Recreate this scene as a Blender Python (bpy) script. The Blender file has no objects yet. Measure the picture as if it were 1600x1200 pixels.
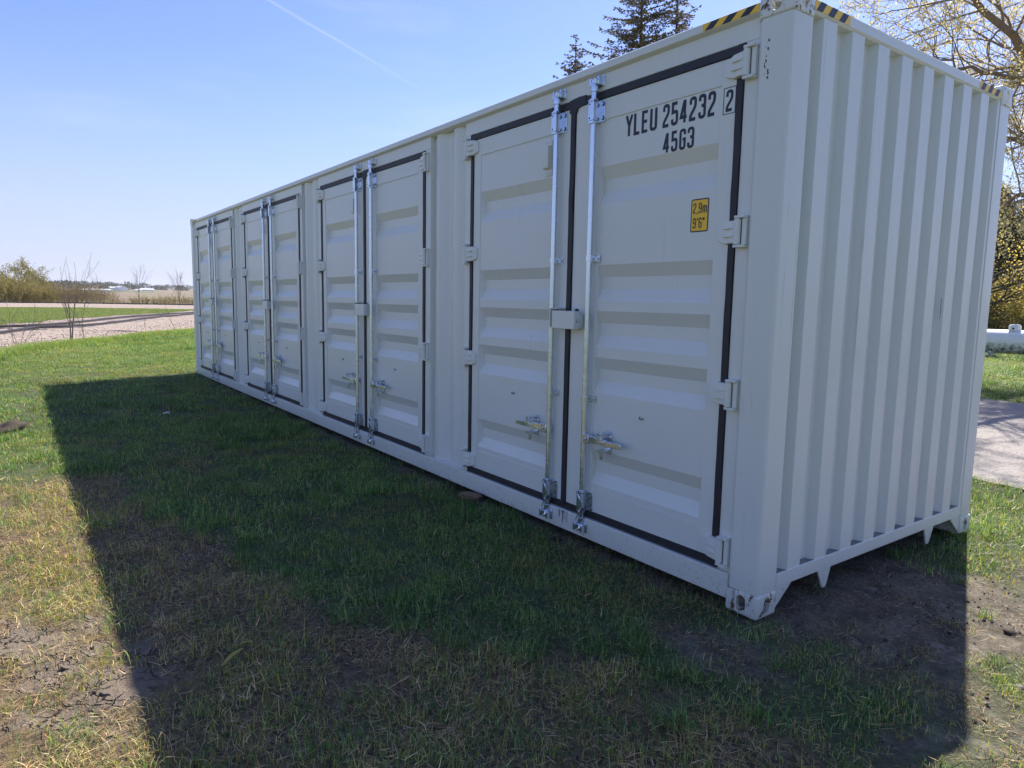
import bpy, bmesh, math, random
import numpy as np
from mathutils import Vector, Matrix
random.seed(7); np.random.seed(7)
R = math.radians
scene = bpy.context.scene
COL = scene.collection

# ---------------------------------------------------------------- camera
CAM = np.array([1.83311998, -2.80847864, 1.49939002])
YAW, PITCH, ROLL, FPX = 2.51046376, -0.119305742, 0.0187218954, 1075.83915
def cam_axes():
    ca, sa, cb, sb = math.cos(YAW), math.sin(YAW), math.cos(PITCH), math.sin(PITCH)
    f = np.array([ca*cb, sa*cb, sb]); r = np.array([sa, -ca, 0.0]); u = np.cross(r, f)
    c, s = math.cos(ROLL), math.sin(ROLL)
    return f, r*c+u*s, -r*s+u*c
CF, CR, CU = cam_axes()
cam_data = bpy.data.cameras.new('camera')
cam = bpy.data.objects.new('camera', cam_data); COL.objects.link(cam)
cam_data.sensor_width = 36; cam_data.lens = 36*FPX/1600
cam_data.clip_start = .05; cam_data.clip_end = 12000
m = Matrix([[CR[i], CU[i], -CF[i], CAM[i]] for i in range(3)]+[[0, 0, 0, 1]])
cam.matrix_world = m
scene.camera = cam
# direction from azimuth / elevation measured in the scene
def dirv(yaw, el):
    return Vector((math.cos(R(yaw))*math.cos(R(el)), math.sin(R(yaw))*math.cos(R(el)), math.sin(R(el))))
def polar(yaw, d, z=0.0):
    return (CAM[0]+d*math.cos(R(yaw)), CAM[1]+d*math.sin(R(yaw)), z)

# ---------------------------------------------------------------- sky, sun, exposure
SUN_AZ, SUN_EL = 110.7577, 46.7563
world = bpy.data.worlds.new('World'); scene.world = world; world.use_nodes = True
nt = world.node_tree; nt.nodes.clear()
def N(nt, t, **k):
    n = nt.nodes.new(t)
    for a, b in k.items(): setattr(n, a, b)
    return n
sky = N(nt, 'ShaderNodeTexSky', sky_type='NISHITA')
sky.sun_disc = False; sky.sun_elevation = R(SUN_EL); sky.sun_rotation = R(90-SUN_AZ)
sky.air_density = 1.0; sky.dust_density = 0.4; sky.ozone_density = 1.6; sky.altitude = 250
bg = N(nt, 'ShaderNodeBackground'); bg.inputs['Strength'].default_value = 0.080
out = N(nt, 'ShaderNodeOutputWorld')
tc = N(nt, 'ShaderNodeTexCoord')
def vmath(nt, op, a, b=None):
    n = N(nt, 'ShaderNodeVectorMath', operation=op)
    for i, v in enumerate((a, b)):
        if v is None: continue
        if isinstance(v, (tuple, list, Vector)): n.inputs[i].default_value = tuple(v)
        else: nt.links.new(v, n.inputs[i])
    return n.outputs['Value'] if op in ('DOT_PRODUCT', 'LENGTH') else n.outputs['Vector']
def fm(nt, op, a, b=None, c=None, clamp=False):
    n = N(nt, 'ShaderNodeMath', operation=op); n.use_clamp = clamp
    for i, v in enumerate((a, b, c)):
        if v is None: continue
        if isinstance(v, (int, float)): n.inputs[i].default_value = v
        else: nt.links.new(v, n.inputs[i])
    return n.outputs[0]
def mrange(nt, v, a, b, c=0.0, d=1.0, smooth=True):
    n = N(nt, 'ShaderNodeMapRange'); n.interpolation_type = 'SMOOTHSTEP' if smooth else 'LINEAR'
    nt.links.new(v, n.inputs[0])
    for i, x in enumerate((a, b, c, d)): n.inputs[1+i].default_value = x
    return n.outputs[0]
def mixc(nt, fac, a, b, mode='MIX'):
    n = N(nt, 'ShaderNodeMix', data_type='RGBA', blend_type=mode)
    for s, v in ((n.inputs['Factor'], fac), (n.inputs[6], a), (n.inputs[7], b)):
        if isinstance(v, (int, float)): s.default_value = v
        elif isinstance(v, (tuple, list)): s.default_value = (*v[:3], 1)
        else: nt.links.new(v, s)
    return n.outputs[2]
def noise(nt, vec, scale, detail=4, rough=.55, dist=0.0):
    n = N(nt, 'ShaderNodeTexNoise'); n.inputs['Scale'].default_value = scale
    n.inputs['Detail'].default_value = detail; n.inputs['Roughness'].default_value = rough
    n.inputs['Distortion'].default_value = dist
    if vec is not None: nt.links.new(vec, n.inputs['Vector'])
    return n.outputs['Fac']
D = tc.outputs['Generated']
# contrail: a thin arc across the sky between two bearings
a_, b_ = dirv(162.8, 20.93), dirv(149.35, 15.02)
nrm = a_.cross(b_).normalized(); along = (a_-b_).normalized()
wob = fm(nt, 'MULTIPLY', fm(nt, 'SUBTRACT', noise(nt, D, 18, 3), .5), .0018)
dist = fm(nt, 'ABSOLUTE', fm(nt, 'ADD', vmath(nt, 'DOT_PRODUCT', D, nrm), wob))
line = mrange(nt, dist, .0003, .0026, 1, 0)
al = vmath(nt, 'DOT_PRODUCT', D, along)
va, vb = a_.dot(along), b_.dot(along)
fade = mrange(nt, al, vb-.02, vb+.16, 0, 1)
line = fm(nt, 'MULTIPLY', fm(nt, 'MULTIPLY', line, fade), .24)
# wisps of cirrus
mp = N(nt, 'ShaderNodeMapping'); mp.inputs['Scale'].default_value = (1.0, 1.0, 5.5); mp.inputs['Rotation'].default_value = (0, .12, 0)
nt.links.new(D, mp.inputs['Vector'])
cn = noise(nt, mp.outputs['Vector'], 3.1, 7, .62, .35)
cir = fm(nt, 'MULTIPLY', mrange(nt, cn, .50, .80), .16)
sep = N(nt, 'ShaderNodeSeparateXYZ'); nt.links.new(D, sep.inputs[0])
cir = fm(nt, 'MULTIPLY', cir, mrange(nt, sep.outputs['Z'], .02, .2))
cl = fm(nt, 'MAXIMUM', line, cir)
lowhaze = mrange(nt, sep.outputs['Z'], -.02, .32, .75, 0)
skycol = mixc(nt, 1.0, sky.outputs['Color'], (0.88, 0.925, 1.30), 'MULTIPLY')
skycol = mixc(nt, lowhaze, skycol, (3.75, 3.95, 5.0))
skyc = mixc(nt, cl, skycol, (5.4, 5.7, 6.2))
nt.links.new(skyc, bg.inputs['Color']); nt.links.new(bg.outputs[0], out.inputs[0])

sun_data = bpy.data.lights.new('sun', 'SUN'); sun = bpy.data.objects.new('sun', sun_data); COL.objects.link(sun)
sun_data.energy = 5.0; sun_data.angle = R(.53); sun_data.color = (1, .955, .88)
sun.rotation_euler = dirv(SUN_AZ, SUN_EL).to_track_quat('Z', 'Y').to_euler()
vs = scene.view_settings
vs.view_transform = 'Standard'; vs.look = 'None'; vs.gamma = 1; vs.use_curve_mapping = False
vs.exposure = 1.0
scene.cycles.max_bounces = 8; scene.cycles.diffuse_bounces = 4; scene.cycles.transparent_max_bounces = 8

# ---------------------------------------------------------------- helpers
class MB:
    def __init__(s): s.v = []; s.f = []; s.m = []
    def add(s, vs, fs, mi=0):
        o = len(s.v); s.v += [tuple(map(float, q)) for q in vs]
        s.f += [tuple(o+i for i in q) for q in fs]; s.m += [mi]*len(fs); return s
    def box(s, x0, x1, y0, y1, z0, z1, mi=0):
        vs = [(x, y, z) for z in (z0, z1) for y in (y0, y1) for x in (x0, x1)]
        return s.add(vs, [(0, 2, 3, 1), (4, 5, 7, 6), (0, 1, 5, 4), (2, 6, 7, 3), (0, 4, 6, 2), (1, 3, 7, 5)], mi)
    def tube(s, pts, rad, n=8, mi=0, cap=True):
        pts = [Vector(q) for q in pts]; k = len(pts)
        rs = rad if isinstance(rad, (list, tuple)) else [rad]*k
        vs = []; prev = None
        for i, q in enumerate(pts):
            t = (pts[min(i+1, k-1)]-pts[max(i-1, 0)])
            if t.length < 1e-9: t = Vector((0, 0, 1))
            t.normalize()
            if prev is None:
                a = t.orthogonal().normalized()
            else:
                a = prev-t*prev.dot(t)
                a = a.normalized() if a.length > 1e-6 else t.orthogonal().normalized()
            prev = a; b = t.cross(a)
            for j in range(n):
                w = 2*math.pi*j/n
                vs.append(q+(a*math.cos(w)+b*math.sin(w))*rs[i])
        fs = [(i*n+j, i*n+(j+1) % n, (i+1)*n+(j+1) % n, (i+1)*n+j) for i in range(k-1) for j in range(n)]
        if cap:
            fs.append(tuple(range(n-1, -1, -1))); fs.append(tuple((k-1)*n+j for j in range(n)))
        return s.add(vs, fs, mi)
    def prism(s, prof, axis, a0, a1, mi=0, cap=True):
        """prof: list of 2D points; axis 'x': prof=(y,z); 'y': (x,z); 'z': (x,y)"""
        n = len(prof); vs = []
        for a in (a0, a1):
            for (p, q) in prof:
                vs.append({'x': (a, p, q), 'y': (p, a, q), 'z': (p, q, a)}[axis])
        fs = [(i, (i+1) % n, n+(i+1) % n, n+i) for i in range(n)]
        if cap: fs += [tuple(range(n-1, -1, -1)), tuple(range(n, 2*n))]
        return s.add(vs, fs, mi)
    def sheet(s, prof, axis, a0, a1, mi=0):
        n = len(prof); vs = []
        for a in (a0, a1):
            for (p, q) in prof:
                vs.append({'x': (a, p, q), 'y': (p, a, q), 'z': (p, q, a)}[axis])
        return s.add(vs, [(i, i+1, n+i+1, n+i) for i in range(n-1)], mi)
    def build(s, name, mats, parent=None, loc=(0, 0, 0), smooth=False, bevel=0, fixn=True):
        me = bpy.data.meshes.new(name); me.from_pydata(s.v, [], s.f)
        if not isinstance(mats, (list, tuple)): mats = [mats]
        for q in mats: me.materials.append(q)
        if len(mats) > 1: me.polygons.foreach_set('material_index', s.m)
        if fixn:
            bm = bmesh.new(); bm.from_mesh(me); bmesh.ops.recalc_face_normals(bm, faces=bm.faces); bm.to_mesh(me); bm.free()
        if smooth:
            me.polygons.foreach_set('use_smooth', [True]*len(me.polygons))
            if smooth == 'auto':
                me.set_sharp_from_angle(angle=R(38))
        me.update()
        o = bpy.data.objects.new(name, me); COL.objects.link(o)
        if parent is not None: o.parent = parent
        o.location = loc
        if bevel:
            b = o.modifiers.new('bevel', 'BEVEL'); b.width = bevel; b.segments = 2; b.limit_method = 'ANGLE'; b.angle_limit = R(40)
            me.polygons.foreach_set('use_smooth', [True]*len(me.polygons)); me.set_sharp_from_angle(angle=R(16))
        return o
def tag(o, label=None, cat=None, group=None, kind=None):
    for k, v in (('label', label), ('category', cat), ('group', group), ('kind', kind)):
        if v: o[k] = v
    return o
def empty(name, loc, label, cat, group=None, rz=0):
    o = bpy.data.objects.new(name, None); COL.objects.link(o); o.location = loc; o.rotation_euler = (0, 0, rz)
    o.empty_display_size = .2
    return tag(o, label, cat, group)
KIDS = {}
def copy_tree(o, parent=None, loc=None, rz=None, skip=()):
    c = o.copy(); COL.objects.link(c); c.parent = parent
    if loc is not None: c.location = loc
    if rz is not None: c.rotation_euler.z = rz
    for ch in list(o.children):
        if ch.name.split('.')[0] in skip: continue
        copy_tree(ch, c)
    return c
# value noise in numpy (for masks and scattering)
_rs = np.random.RandomState(11); _T = _rs.rand(256, 256)
def vn(x, y):
    x = np.asarray(x, float); y = np.asarray(y, float)
    xi = np.floor(x).astype(int); yi = np.floor(y).astype(int); fx = x-xi; fy = y-yi
    fx = fx*fx*(3-2*fx); fy = fy*fy*(3-2*fy)
    g = lambda a, b: _T[a & 255, b & 255]
    return (g(xi, yi)*(1-fx)+g(xi+1, yi)*fx)*(1-fy)+(g(xi, yi+1)*(1-fx)+g(xi+1, yi+1)*fx)*fy
def fbm(x, y, o=4):
    s = 0; a = .5; t = 0
    for i in range(o):
        s = s+a*vn(x*2**i+17.3*i, y*2**i+5.7*i); t += a; a *= .5
    return s/t
def sstep(a, b, x):
    t = np.clip((np.asarray(x, float)-a)/(b-a), 0, 1); return t*t*(3-2*t)
def on_ground(px, py, z=0.0):
    """where a point measured in the photo meets the ground"""
    d = CF+CR*(px-800)/FPX-CU*(py-600)/FPX
    return CAM+d*(z-CAM[2])/d[2]

# ---------------------------------------------------------------- terrain zones
def z_dry(x, y):
    b = -2.34+(x+4.6)*.27+(fbm(x*1.3, y*1.3+9)-.5)*1.3
    m = sstep(-.14, .18, b-y)*sstep(-5.1, -4.6, x+(fbm(x*2, y*2)-.5)*.8)*sstep(1.7, 1.2, x-(y+2)*.2)
    return m
CLAY = [(on_ground(70, 1000), .34, .20), (on_ground(160, 1085), .22, .16), (on_ground(215, 1050), .15, .10), (on_ground(60, 1060), .25, .12), (on_ground(10, 985), .2, .2), (on_ground(225, 1015), .10, .07)]
def z_clay(x, y):
    m = 0*x
    w = (fbm(x*7, y*7+3)-.5)*2.6
    for c, rx, ry in CLAY:
        m = np.maximum(m, 1-sstep(.75, 1.15, np.hypot((x-c[0])/rx, (y-c[1])/ry)+w))
    return m
def z_dirt(x, y):
    w = (fbm(x*2.2+4, y*2.2)-.5)*1.5
    m = .93*(1-sstep(.6, 1.15, np.hypot((x-.30)/.80, (y-.75)/1.0)+w))                 # bare soil under the end wall
    m = np.maximum(m, .85*(1-sstep(.6, 1.2, np.hypot((x-.15)/.35, (y+.35)/.22)+w)))   # pale patch before the corner
    m = np.maximum(m, .75*(1-sstep(.6, 1.2, np.hypot((x-.62)/.45, (y-.15)/.3)+w)))
    m = np.maximum(m, ((x < -.1) & (x > -12.1) & (y > .25) & (y < 2.2))*1.0)     # under the box
    # worn sunny strip right of the box
    fr = sstep(.45, .8, x+(y-1)*.14)*sstep(-.5, .1, y)*(1-sstep(4.2, 4.8, y))
    m = np.maximum(m, fr*sstep(.46, .66, fbm(x*2.3+31, y*2.3+8)+.08))
    # a thin bare line along the sill
    m = np.maximum(m, .8*sstep(-.10, .02, y+(fbm(x*3, 2.2+0*x)-.5)*.18)*(y < .3)*(x < 0)*(x > -12.2))
    return np.clip(m, 0, 1)
def ground_z(x, y):
    x = np.asarray(x, float); y = np.asarray(y, float)
    r = np.hypot(x, y)
    z = (fbm(x*.55, y*.55, 3)-.5)*.05+(fbm(x*4, y*4+3, 3)-.5)*.028
    near = np.exp(-((x+.0)**2+(y-.5)**2)/1.5)
    z = z*(1-.6*near)-.012
    z += .045*sstep(-5, -12, x)*(r < 200)
    z += (fbm(x*.05+3, y*.05, 3)-.5)*.10*sstep(25, 60, r)*sstep(300, 120, r)
    z += z_clay(x, y)*(fbm(x*12, y*12, 2)-.6)*.04
    far = sstep(150, 1900, r)
    z += far*(10+9*fbm(x*.0011+3, y*.0011+7, 3)) + sstep(1500, 3200, r)*14*fbm(x*.0006, y*.0006+2, 2)
    return z

# ---------------------------------------------------------------- materials
def newmat(name):
    mt = bpy.data.materials.new(name); mt.use_nodes = True; n = mt.node_tree; n.nodes.clear()
    o = N(n, 'ShaderNodeOutputMaterial'); b = N(n, 'ShaderNodeBsdfPrincipled'); n.links.new(b.outputs[0], o.inputs[0])
    return mt, n, b
def setc(n, b, key, v):
    s = b.inputs[key]
    if isinstance(v, (int, float)): s.default_value = v
    elif isinstance(v, (tuple, list)): s.default_value = (*v[:3], 1)
    else: n.links.new(v, s)
def bump(n, b, h, strength=.3, dist=.01):
    k = N(n, 'ShaderNodeBump'); k.inputs['Strength'].default_value = strength; k.inputs['Distance'].default_value = dist
    n.links.new(h, k.inputs['Height']); n.links.new(k.outputs[0], b.inputs['Normal']); return k
def simple(name, col, rough=.6, metal=0, var=.12, scale=20, bstr=.1):
    mt, n, b = newmat(name)
    g = N(n, 'ShaderNodeNewGeometry'); k = noise(n, g.outputs['Position'], scale, 5)
    c2 = tuple(max(0, q*(1-var)) for q in col); c1 = tuple(min(1, q*(1+var)) for q in col)
    setc(n, b, 'Base Color', mixc(n, k, c2, c1)); setc(n, b, 'Roughness', rough); setc(n, b, 'Metallic', metal)
    if bstr: bump(n, b, k, bstr, .003)
    return mt

# painted steel of the box
def paint_mat(name, rust=0.0, streaks=.5):
    mt, n, b = newmat(name)
    g = N(n, 'ShaderNodeNewGeometry'); P = g.outputs['Position']
    base = (.56, .585, .575)
    big = noise(n, P, 1.3, 4)
    col = mixc(n, big, (.70, .705, .64), (.75, .75, .69))
    # vertical run marks: stretched noise
    mp = N(n, 'ShaderNodeMapping'); mp.inputs['Scale'].default_value = (26, 26, .7); n.links.new(P, mp.inputs['Vector'])
    st = mrange(n, noise(n, mp.outputs[0], 1.0, 4, .6), .60, .78)
    st = fm(n, 'MULTIPLY', st, mrange(n, noise(n, P, 2.2, 3), .45, .62))
    col = mixc(n, fm(n, 'MULTIPLY', st, min(1, streaks*.75)), col, (.36, .32, .25))
    # splashed soil near the ground
    sp = N(n, 'ShaderNodeSeparateXYZ'); n.links.new(P, sp.inputs[0])
    low = mrange(n, sp.outputs['Z'], .03, .26, 1, 0)
    sn = mrange(n, noise(n, P, 55, 4, .7), .57, .66)
    col = mixc(n, fm(n, 'MULTIPLY', fm(n, 'MULTIPLY', low, sn), .5), col, (.10, .075, .05))
    col = mixc(n, fm(n, 'MULTIPLY', low, .22), col, (.30, .25, .19))
    # small chips
    ch = mrange(n, noise(n, P, 38, 2, .5), .80, .83)
    col = mixc(n, ch, col, (.13, .07, .04))
    rough = fm(n, 'ADD', fm(n, 'MULTIPLY', big, .15), .27)
    if rust:
        rn = noise(n, P, 20, 5, .7); rn2 = mrange(n, rn, .60-.06*rust, .66-.06*rust)
        rc = mixc(n, noise(n, P, 60, 3), (.055, .022, .010), (.22, .085, .025))
        col = mixc(n, rn2, col, rc); rough = fm(n, 'ADD', rough, fm(n, 'MULTIPLY', rn2, .4))
        scr = mrange(n, noise(n, mp.outputs[0], .7, 5, .75), .55, .60)
        col = mixc(n, fm(n, 'MULTIPLY', scr, .5*min(1, rust)), col, (.12, .09, .07))
    setc(n, b, 'Base Color', col); setc(n, b, 'Roughness', rough)
    h = fm(n, 'ADD', fm(n, 'MULTIPLY', noise(n, P, 3.0, 2), 1.0), fm(n, 'MULTIPLY', noise(n, P, 260, 2), .018))
    bump(n, b, h, .38, .014)
    return mt
M_paint = paint_mat('container_paint')
M_postp = paint_mat('post_paint', streaks=1.5)
M_cast = paint_mat('casting_paint', rust=1.0, streaks=1.0)
M_casttop = paint_mat('casting_paint_light', rust=.12)
M_hw = paint_mat('hinge_paint', streaks=.2)
M_seal = simple('rubber_seal', (.018, .017, .022), .55, 0, .35, 30, .25)
M_ink = simple('lettering_ink', (.016, .018, .035), .5, 0, .3, 40, 0)
M_yellow = simple('hazard_yellow', (1.0, .58, .03), .42, 0, .05, 30, 0)
M_black = simple('hazard_black', (.022, .022, .035), .45, 0, .2, 30, 0)
def zinc():
    mt, n, b = newmat('galvanized_steel')
    g = N(n, 'ShaderNodeNewGeometry'); P = g.outputs['Position']
    k = noise(n, P, 24, 5, .6)
    setc(n, b, 'Base Color', mixc(n, k, (.52, .57, .64), (.80, .86, .94))); setc(n, b, 'Metallic', .93)
    setc(n, b, 'Roughness', fm(n, 'ADD', fm(n, 'MULTIPLY', k, .22), .14)); bump(n, b, k, .08, .002)
    return mt
M_zinc = zinc()
M_rust = simple('rust', (.16, .10, .065), .9, 0, .5, 60, 0)
M_ledge_dark = simple('ledge_dark_strip', (.20, .19, .19), .5, 0, .5, 30, 0)
M_dark = simple('dark_void', (.02, .02, .02), .9, 0, .2, 10, 0)
M_bark = simple('bark', (.22, .165, .125), .9, 0, .4, 14, .6)
M_barkd = simple('bark_dark', (.075, .055, .042), .9, 0, .4, 14, .6)
M_twig = simple('twig', (.26, .19, .14), .85, 0, .3, 10, 0)
def leafmat(name, c1, c2, trans=.45, scale=3.0):
    mt = bpy.data.materials.new(name); mt.use_nodes = True; n = mt.node_tree; n.nodes.clear()
    o = N(n, 'ShaderNodeOutputMaterial'); g = N(n, 'ShaderNodeNewGeometry')
    k = noise(n, g.outputs['Position'], scale, 3, .6)
    r = g.outputs['Random Per Island']
    c = mixc(n, mrange(n, fm(n, 'ADD', fm(n, 'MULTIPLY', k, .5), fm(n, 'MULTIPLY', r, .5)), .25, .75), c1, c2)
    d = N(n, 'ShaderNodeBsdfDiffuse'); t = N(n, 'ShaderNodeBsdfTranslucent'); mx = N(n, 'ShaderNodeMixShader')
    n.links.new(c, d.inputs[0]); n.links.new(mixc(n, 1.0, c, (1.25, 1.15, .8), 'MULTIPLY'), t.inputs[0])
    mx.inputs[0].default_value = trans
    n.links.new(d.outputs[0], mx.inputs[1]); n.links.new(t.outputs[0], mx.inputs[2]); n.links.new(mx.outputs[0], o.inputs[0])
    return mt

# ---------------------------------------------------------------- ground sheet
def axis_coords(lo, hi, step, ext, growth):
    c = list(np.arange(lo, hi+1e-6, step)); s = step
    while c[-1] < ext: s *= growth; c.append(c[-1]+s)
    s = step
    while c[0] > -ext: s *= growth; c.insert(0, c[0]-s)
    return np.array(c)
gx = axis_coords(-7, 3.0, .055, 5200, 1.055); gy = axis_coords(-4.0, 3.2, .055, 5200, 1.06)
def grid_mesh(name, gx, gy, zfun, mat):
    X, Y = np.meshgrid(gx, gy); Z = zfun(X, Y)
    nx, ny = len(gx), len(gy)
    v = np.stack([X.ravel(), Y.ravel(), Z.ravel()], 1)
    i = np.arange(nx*ny).reshape(ny, nx)
    f = np.stack([i[:-1, :-1].ravel(), i[:-1, 1:].ravel(), i[1:, 1:].ravel(), i[1:, :-1].ravel()], 1)
    me = bpy.data.meshes.new(name); me.vertices.add(len(v)); me.vertices.foreach_set('co', v.ravel())
    me.loops.add(f.size); me.loops.foreach_set('vertex_index', f.ravel().astype(np.int32))
    me.polygons.add(len(f)); me.polygons.foreach_set('loop_start', np.arange(0, f.size, 4, dtype=np.int32))
    me.polygons.foreach_set('use_smooth', [True]*len(f)); me.update(); me.validate()
    me.materials.append(mat)
    o = bpy.data.objects.new(name, me); COL.objects.link(o)
    return o, X.ravel(), Y.ravel()
def ground_mat():
    mt, n, b = newmat('ground_soil_and_turf')
    g = N(n, 'ShaderNodeNewGeometry'); P = g.outputs['Position']
    at = lambda a: N(n, 'ShaderNodeAttribute', attribute_name=a).outputs['Fac']
    f1 = noise(n, P, 6, 5, .6); f2 = noise(n, P, 45, 5, .65); f3 = noise(n, P, .55, 4)
    green = mixc(n, mrange(n, f2, .35, .7), (.045, .052, .030), (.10, .14, .055))
    green = mixc(n, mrange(n, f1, .45, .75), green, (.115, .110, .055))
    farg = mixc(n, mrange(n, f3, .3, .7), (.070, .125, .018), (.105, .16, .028))
    farg = mixc(n, mrange(n, noise(n, P, 2.5, 5, .7), .45, .7), farg, (.065, .115, .022))
    green = mixc(n, at('far'), green, farg)
    straw = mixc(n, mrange(n, f2, .3, .7), (.06, .045, .032), (.22, .16, .095))
    straw = mixc(n, mrange(n, f1, .5, .7), straw, (.16, .13, .05))
    dirt = mixc(n, mrange(n, f2, .3, .7), (.13, .105, .08), (.25, .21, .165))
    dirt = mixc(n, mrange(n, f1, .35, .7), dirt, (.075, .06, .048))
    dirt = mixc(n, fm(n, 'MULTIPLY', mrange(n, noise(n, P, 3.1, 6, .7), .56, .66), .7), dirt, (.34, .30, .25))
    vor = N(n, 'ShaderNodeTexVoronoi', feature='DISTANCE_TO_EDGE'); vor.inputs['Scale'].default_value = 17
    wv = N(n, 'ShaderNodeVectorMath', operation='ADD'); n.links.new(P, wv.inputs[0])
    nv = N(n, 'ShaderNodeTexNoise'); nv.inputs['Scale'].default_value = 11; n.links.new(P, nv.inputs['Vector'])
    sc = N(n, 'ShaderNodeVectorMath', operation='SCALE'); n.links.new(nv.outputs['Color'], sc.inputs[0]); sc.inputs['Scale'].default_value = .12
    n.links.new(sc.outputs[0], wv.inputs[1]); n.links.new(wv.outputs[0], vor.inputs['Vector'])
    crack = mrange(n, vor.outputs['Distance'], .0, .09, 1, 0)
    clay = mixc(n, f2, (.14, .11, .082), (.24, .19, .14))
    crack = fm(n, 'MULTIPLY', crack, mrange(n, noise(n, P, 9, 3), .42, .58))
    clay = mixc(n, fm(n, 'MULTIPLY', crack, .6), clay, (.06, .047, .036))
    field = mixc(n, mrange(n, noise(n, P, .03, 5, .6), .35, .65), (.17, .115, .085), (.25, .18, .135))
    mpf = N(n, 'ShaderNodeMapping'); mpf.inputs['Scale'].default_value = (.004, .05, .02); n.links.new(P, mpf.inputs['Vector'])
    bands = mrange(n, noise(n, mpf.outputs[0], 1.0, 3), .40, .60)
    field = mixc(n, fm(n, 'MULTIPLY', bands, .6), field, (.20, .175, .10))
    field = mixc(n, mrange(n, noise(n, P, .0035, 3), .58, .64), field, (.11, .15, .045))
    c = mixc(n, at('dry'), green, straw); c = mixc(n, at('dirt'), c, dirt); c = mixc(n, at('clay'), c, clay)
    c = mixc(n, at('field'), c, field)
    setc(n, b, 'Base Color', c); setc(n, b, 'Roughness', .95); b.inputs['Specular IOR Level'].default_value = .15
    hh = fm(n, 'ADD', fm(n, 'MULTIPLY', f2, .6), fm(n, 'MULTIPLY', noise(n, P, 150, 3, .6), .4))
    hh = fm(n, 'SUBTRACT', hh, fm(n, 'MULTIPLY', fm(n, 'MULTIPLY', crack, at('clay')), 1.6))
    bump(n, b, hh, .9, .022)
    return mt
ground, GX, GY = grid_mesh('ground', gx, gy, ground_z, ground_mat())
def set_attr(me, name, arr, typ='FLOAT'):
    a = me.attributes.new(name, typ, 'POINT'); a.data.foreach_set('value', np.asarray(arr, np.float32 if typ == 'FLOAT' else np.int32))
rr = np.hypot(GX, GY)
set_attr(ground.data, 'dry', z_dry(GX, GY)); set_attr(ground.data, 'dirt', z_dirt(GX, GY)*.95); set_attr(ground.data, 'clay', z_clay(GX, GY))
set_attr(ground.data, 'far', sstep(9, 22, rr))
FIELD_X = -112.0
set_attr(ground.data, 'field', np.clip(sstep(110, 122, rr)*(GX < 40), 0, 1))
tag(ground, kind='structure')

# strips laid on the ground (gravel, road): sampled from outlines, each a few mm above the sheet below
def strip(name, center, widths, mat, lift, crown=0.0, kind='structure', nx=9, zbase=None):
    mb = MB(); k = len(center)
    for i, (c, w) in enumerate(zip(center, widths)):
        a = Vector((*center[max(i-1, 0)][:2], 0)); b2 = Vector((*center[min(i+1, k-1)][:2], 0)); t = (b2-a).normalized(); nn = Vector((-t.y, t.x, 0))
        for j in range(nx):
            s = (j/(nx-1)*2-1); e = s*w[1] if s > 0 else s*w[0]
            x, y = c[0]+nn.x*e, c[1]+nn.y*e
            z = float(ground_z(x, y)) if zbase is None else zbase
            mb.v.append((x, y, z+lift+crown*(1-min(1, abs(s)*1.15)**2.2 if abs(s) < .87 else 0)))
    mb.f = [(i*nx+j, i*nx+j+1, (i+1)*nx+j+1, (i+1)*nx+j) for i in range(k-1) for j in range(nx-1)]; mb.m = [0]*len(mb.f)
    o = mb.build(name, mat, smooth=True, fixn=False)
    return tag(o, kind=kind)
def smooth_path(pts, n):
    """Catmull-Rom through the measured points"""
    P = [Vector((*q[:2], 0)) for q in pts]; P = [P[0]*2-P[1]]+P+[P[-1]*2-P[-2]]; o = []
    for i in range(1, len(P)-2):
        for k in range(n):
            t = k/n; a, b, c, d = P[i-1:i+3]
            o.append(.5*((2*b)+(c-a)*t+(2*a-5*b+4*c-d)*t*t+(3*b-a-3*c+d)*t**3))
    o.append(P[-2]); return [(q.x, q.y) for q in o]
def resample(pts, step):
    L = [0]
    for a, b in zip(pts, pts[1:]): L.append(L[-1]+math.dist(a, b))
    n = int(L[-1]/step); s = np.arange(n+1)*step
    return list(zip(np.interp(s, L, [q[0] for q in pts]), np.interp(s, L, [q[1] for q in pts])))
def gravel_mat(name, c1, c2, c3, scale, bs=.9):
    mt, n, b = newmat(name)
    g = N(n, 'ShaderNodeNewGeometry'); P = g.outputs['Position']
    v = N(n, 'ShaderNodeTexVoronoi'); v.inputs['Scale'].default_value = scale; n.links.new(P, v.inputs['Vector'])
    sp = N(n, 'ShaderNodeSeparateColor'); n.links.new(v.outputs['Color'], sp.inputs[0])
    c = mixc(n, sp.outputs[0], c1, c2); c = mixc(n, mrange(n, sp.outputs[1], .7, .9), c, c3)
    c = mixc(n, mrange(n, noise(n, P, .8, 4), .35, .7, 0, .35), c, c1)
    setc(n, b, 'Base Color', c); setc(n, b, 'Roughness', .92); bump(n, b, fm(n, 'MULTIPLY', v.outputs['Distance'], -1), bs, .03)
    return mt
M_ballast = gravel_mat('ballast', (.29, .225, .18), (.40, .32, .265), (.13, .085, .065), 19, .6)
M_road = gravel_mat('worn_asphalt', (.27, .235, .21), (.33, .29, .26), (.17, .15, .13), 60, .35)
ctr1 = [(12, -18.5)]+[tuple(on_ground(px, py, .18)[:2]) for px, py in ((0, 513.8), (75, 509.3), (141, 503.6), (225, 494.6), (299, 488.9))]
e = ctr1[-1]; ctr1 += [(e[0]-20, e[1]+9.8), (e[0]-44, e[1]+24)]
ctr1[0] = (ctr1[1][0]+11, ctr1[1][1]-3.0); ctr1.insert(0, (ctr1[1][0]+22, ctr1[1][1]-5.2))
path1 = resample(smooth_path(ctr1, 12), .6)
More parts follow.
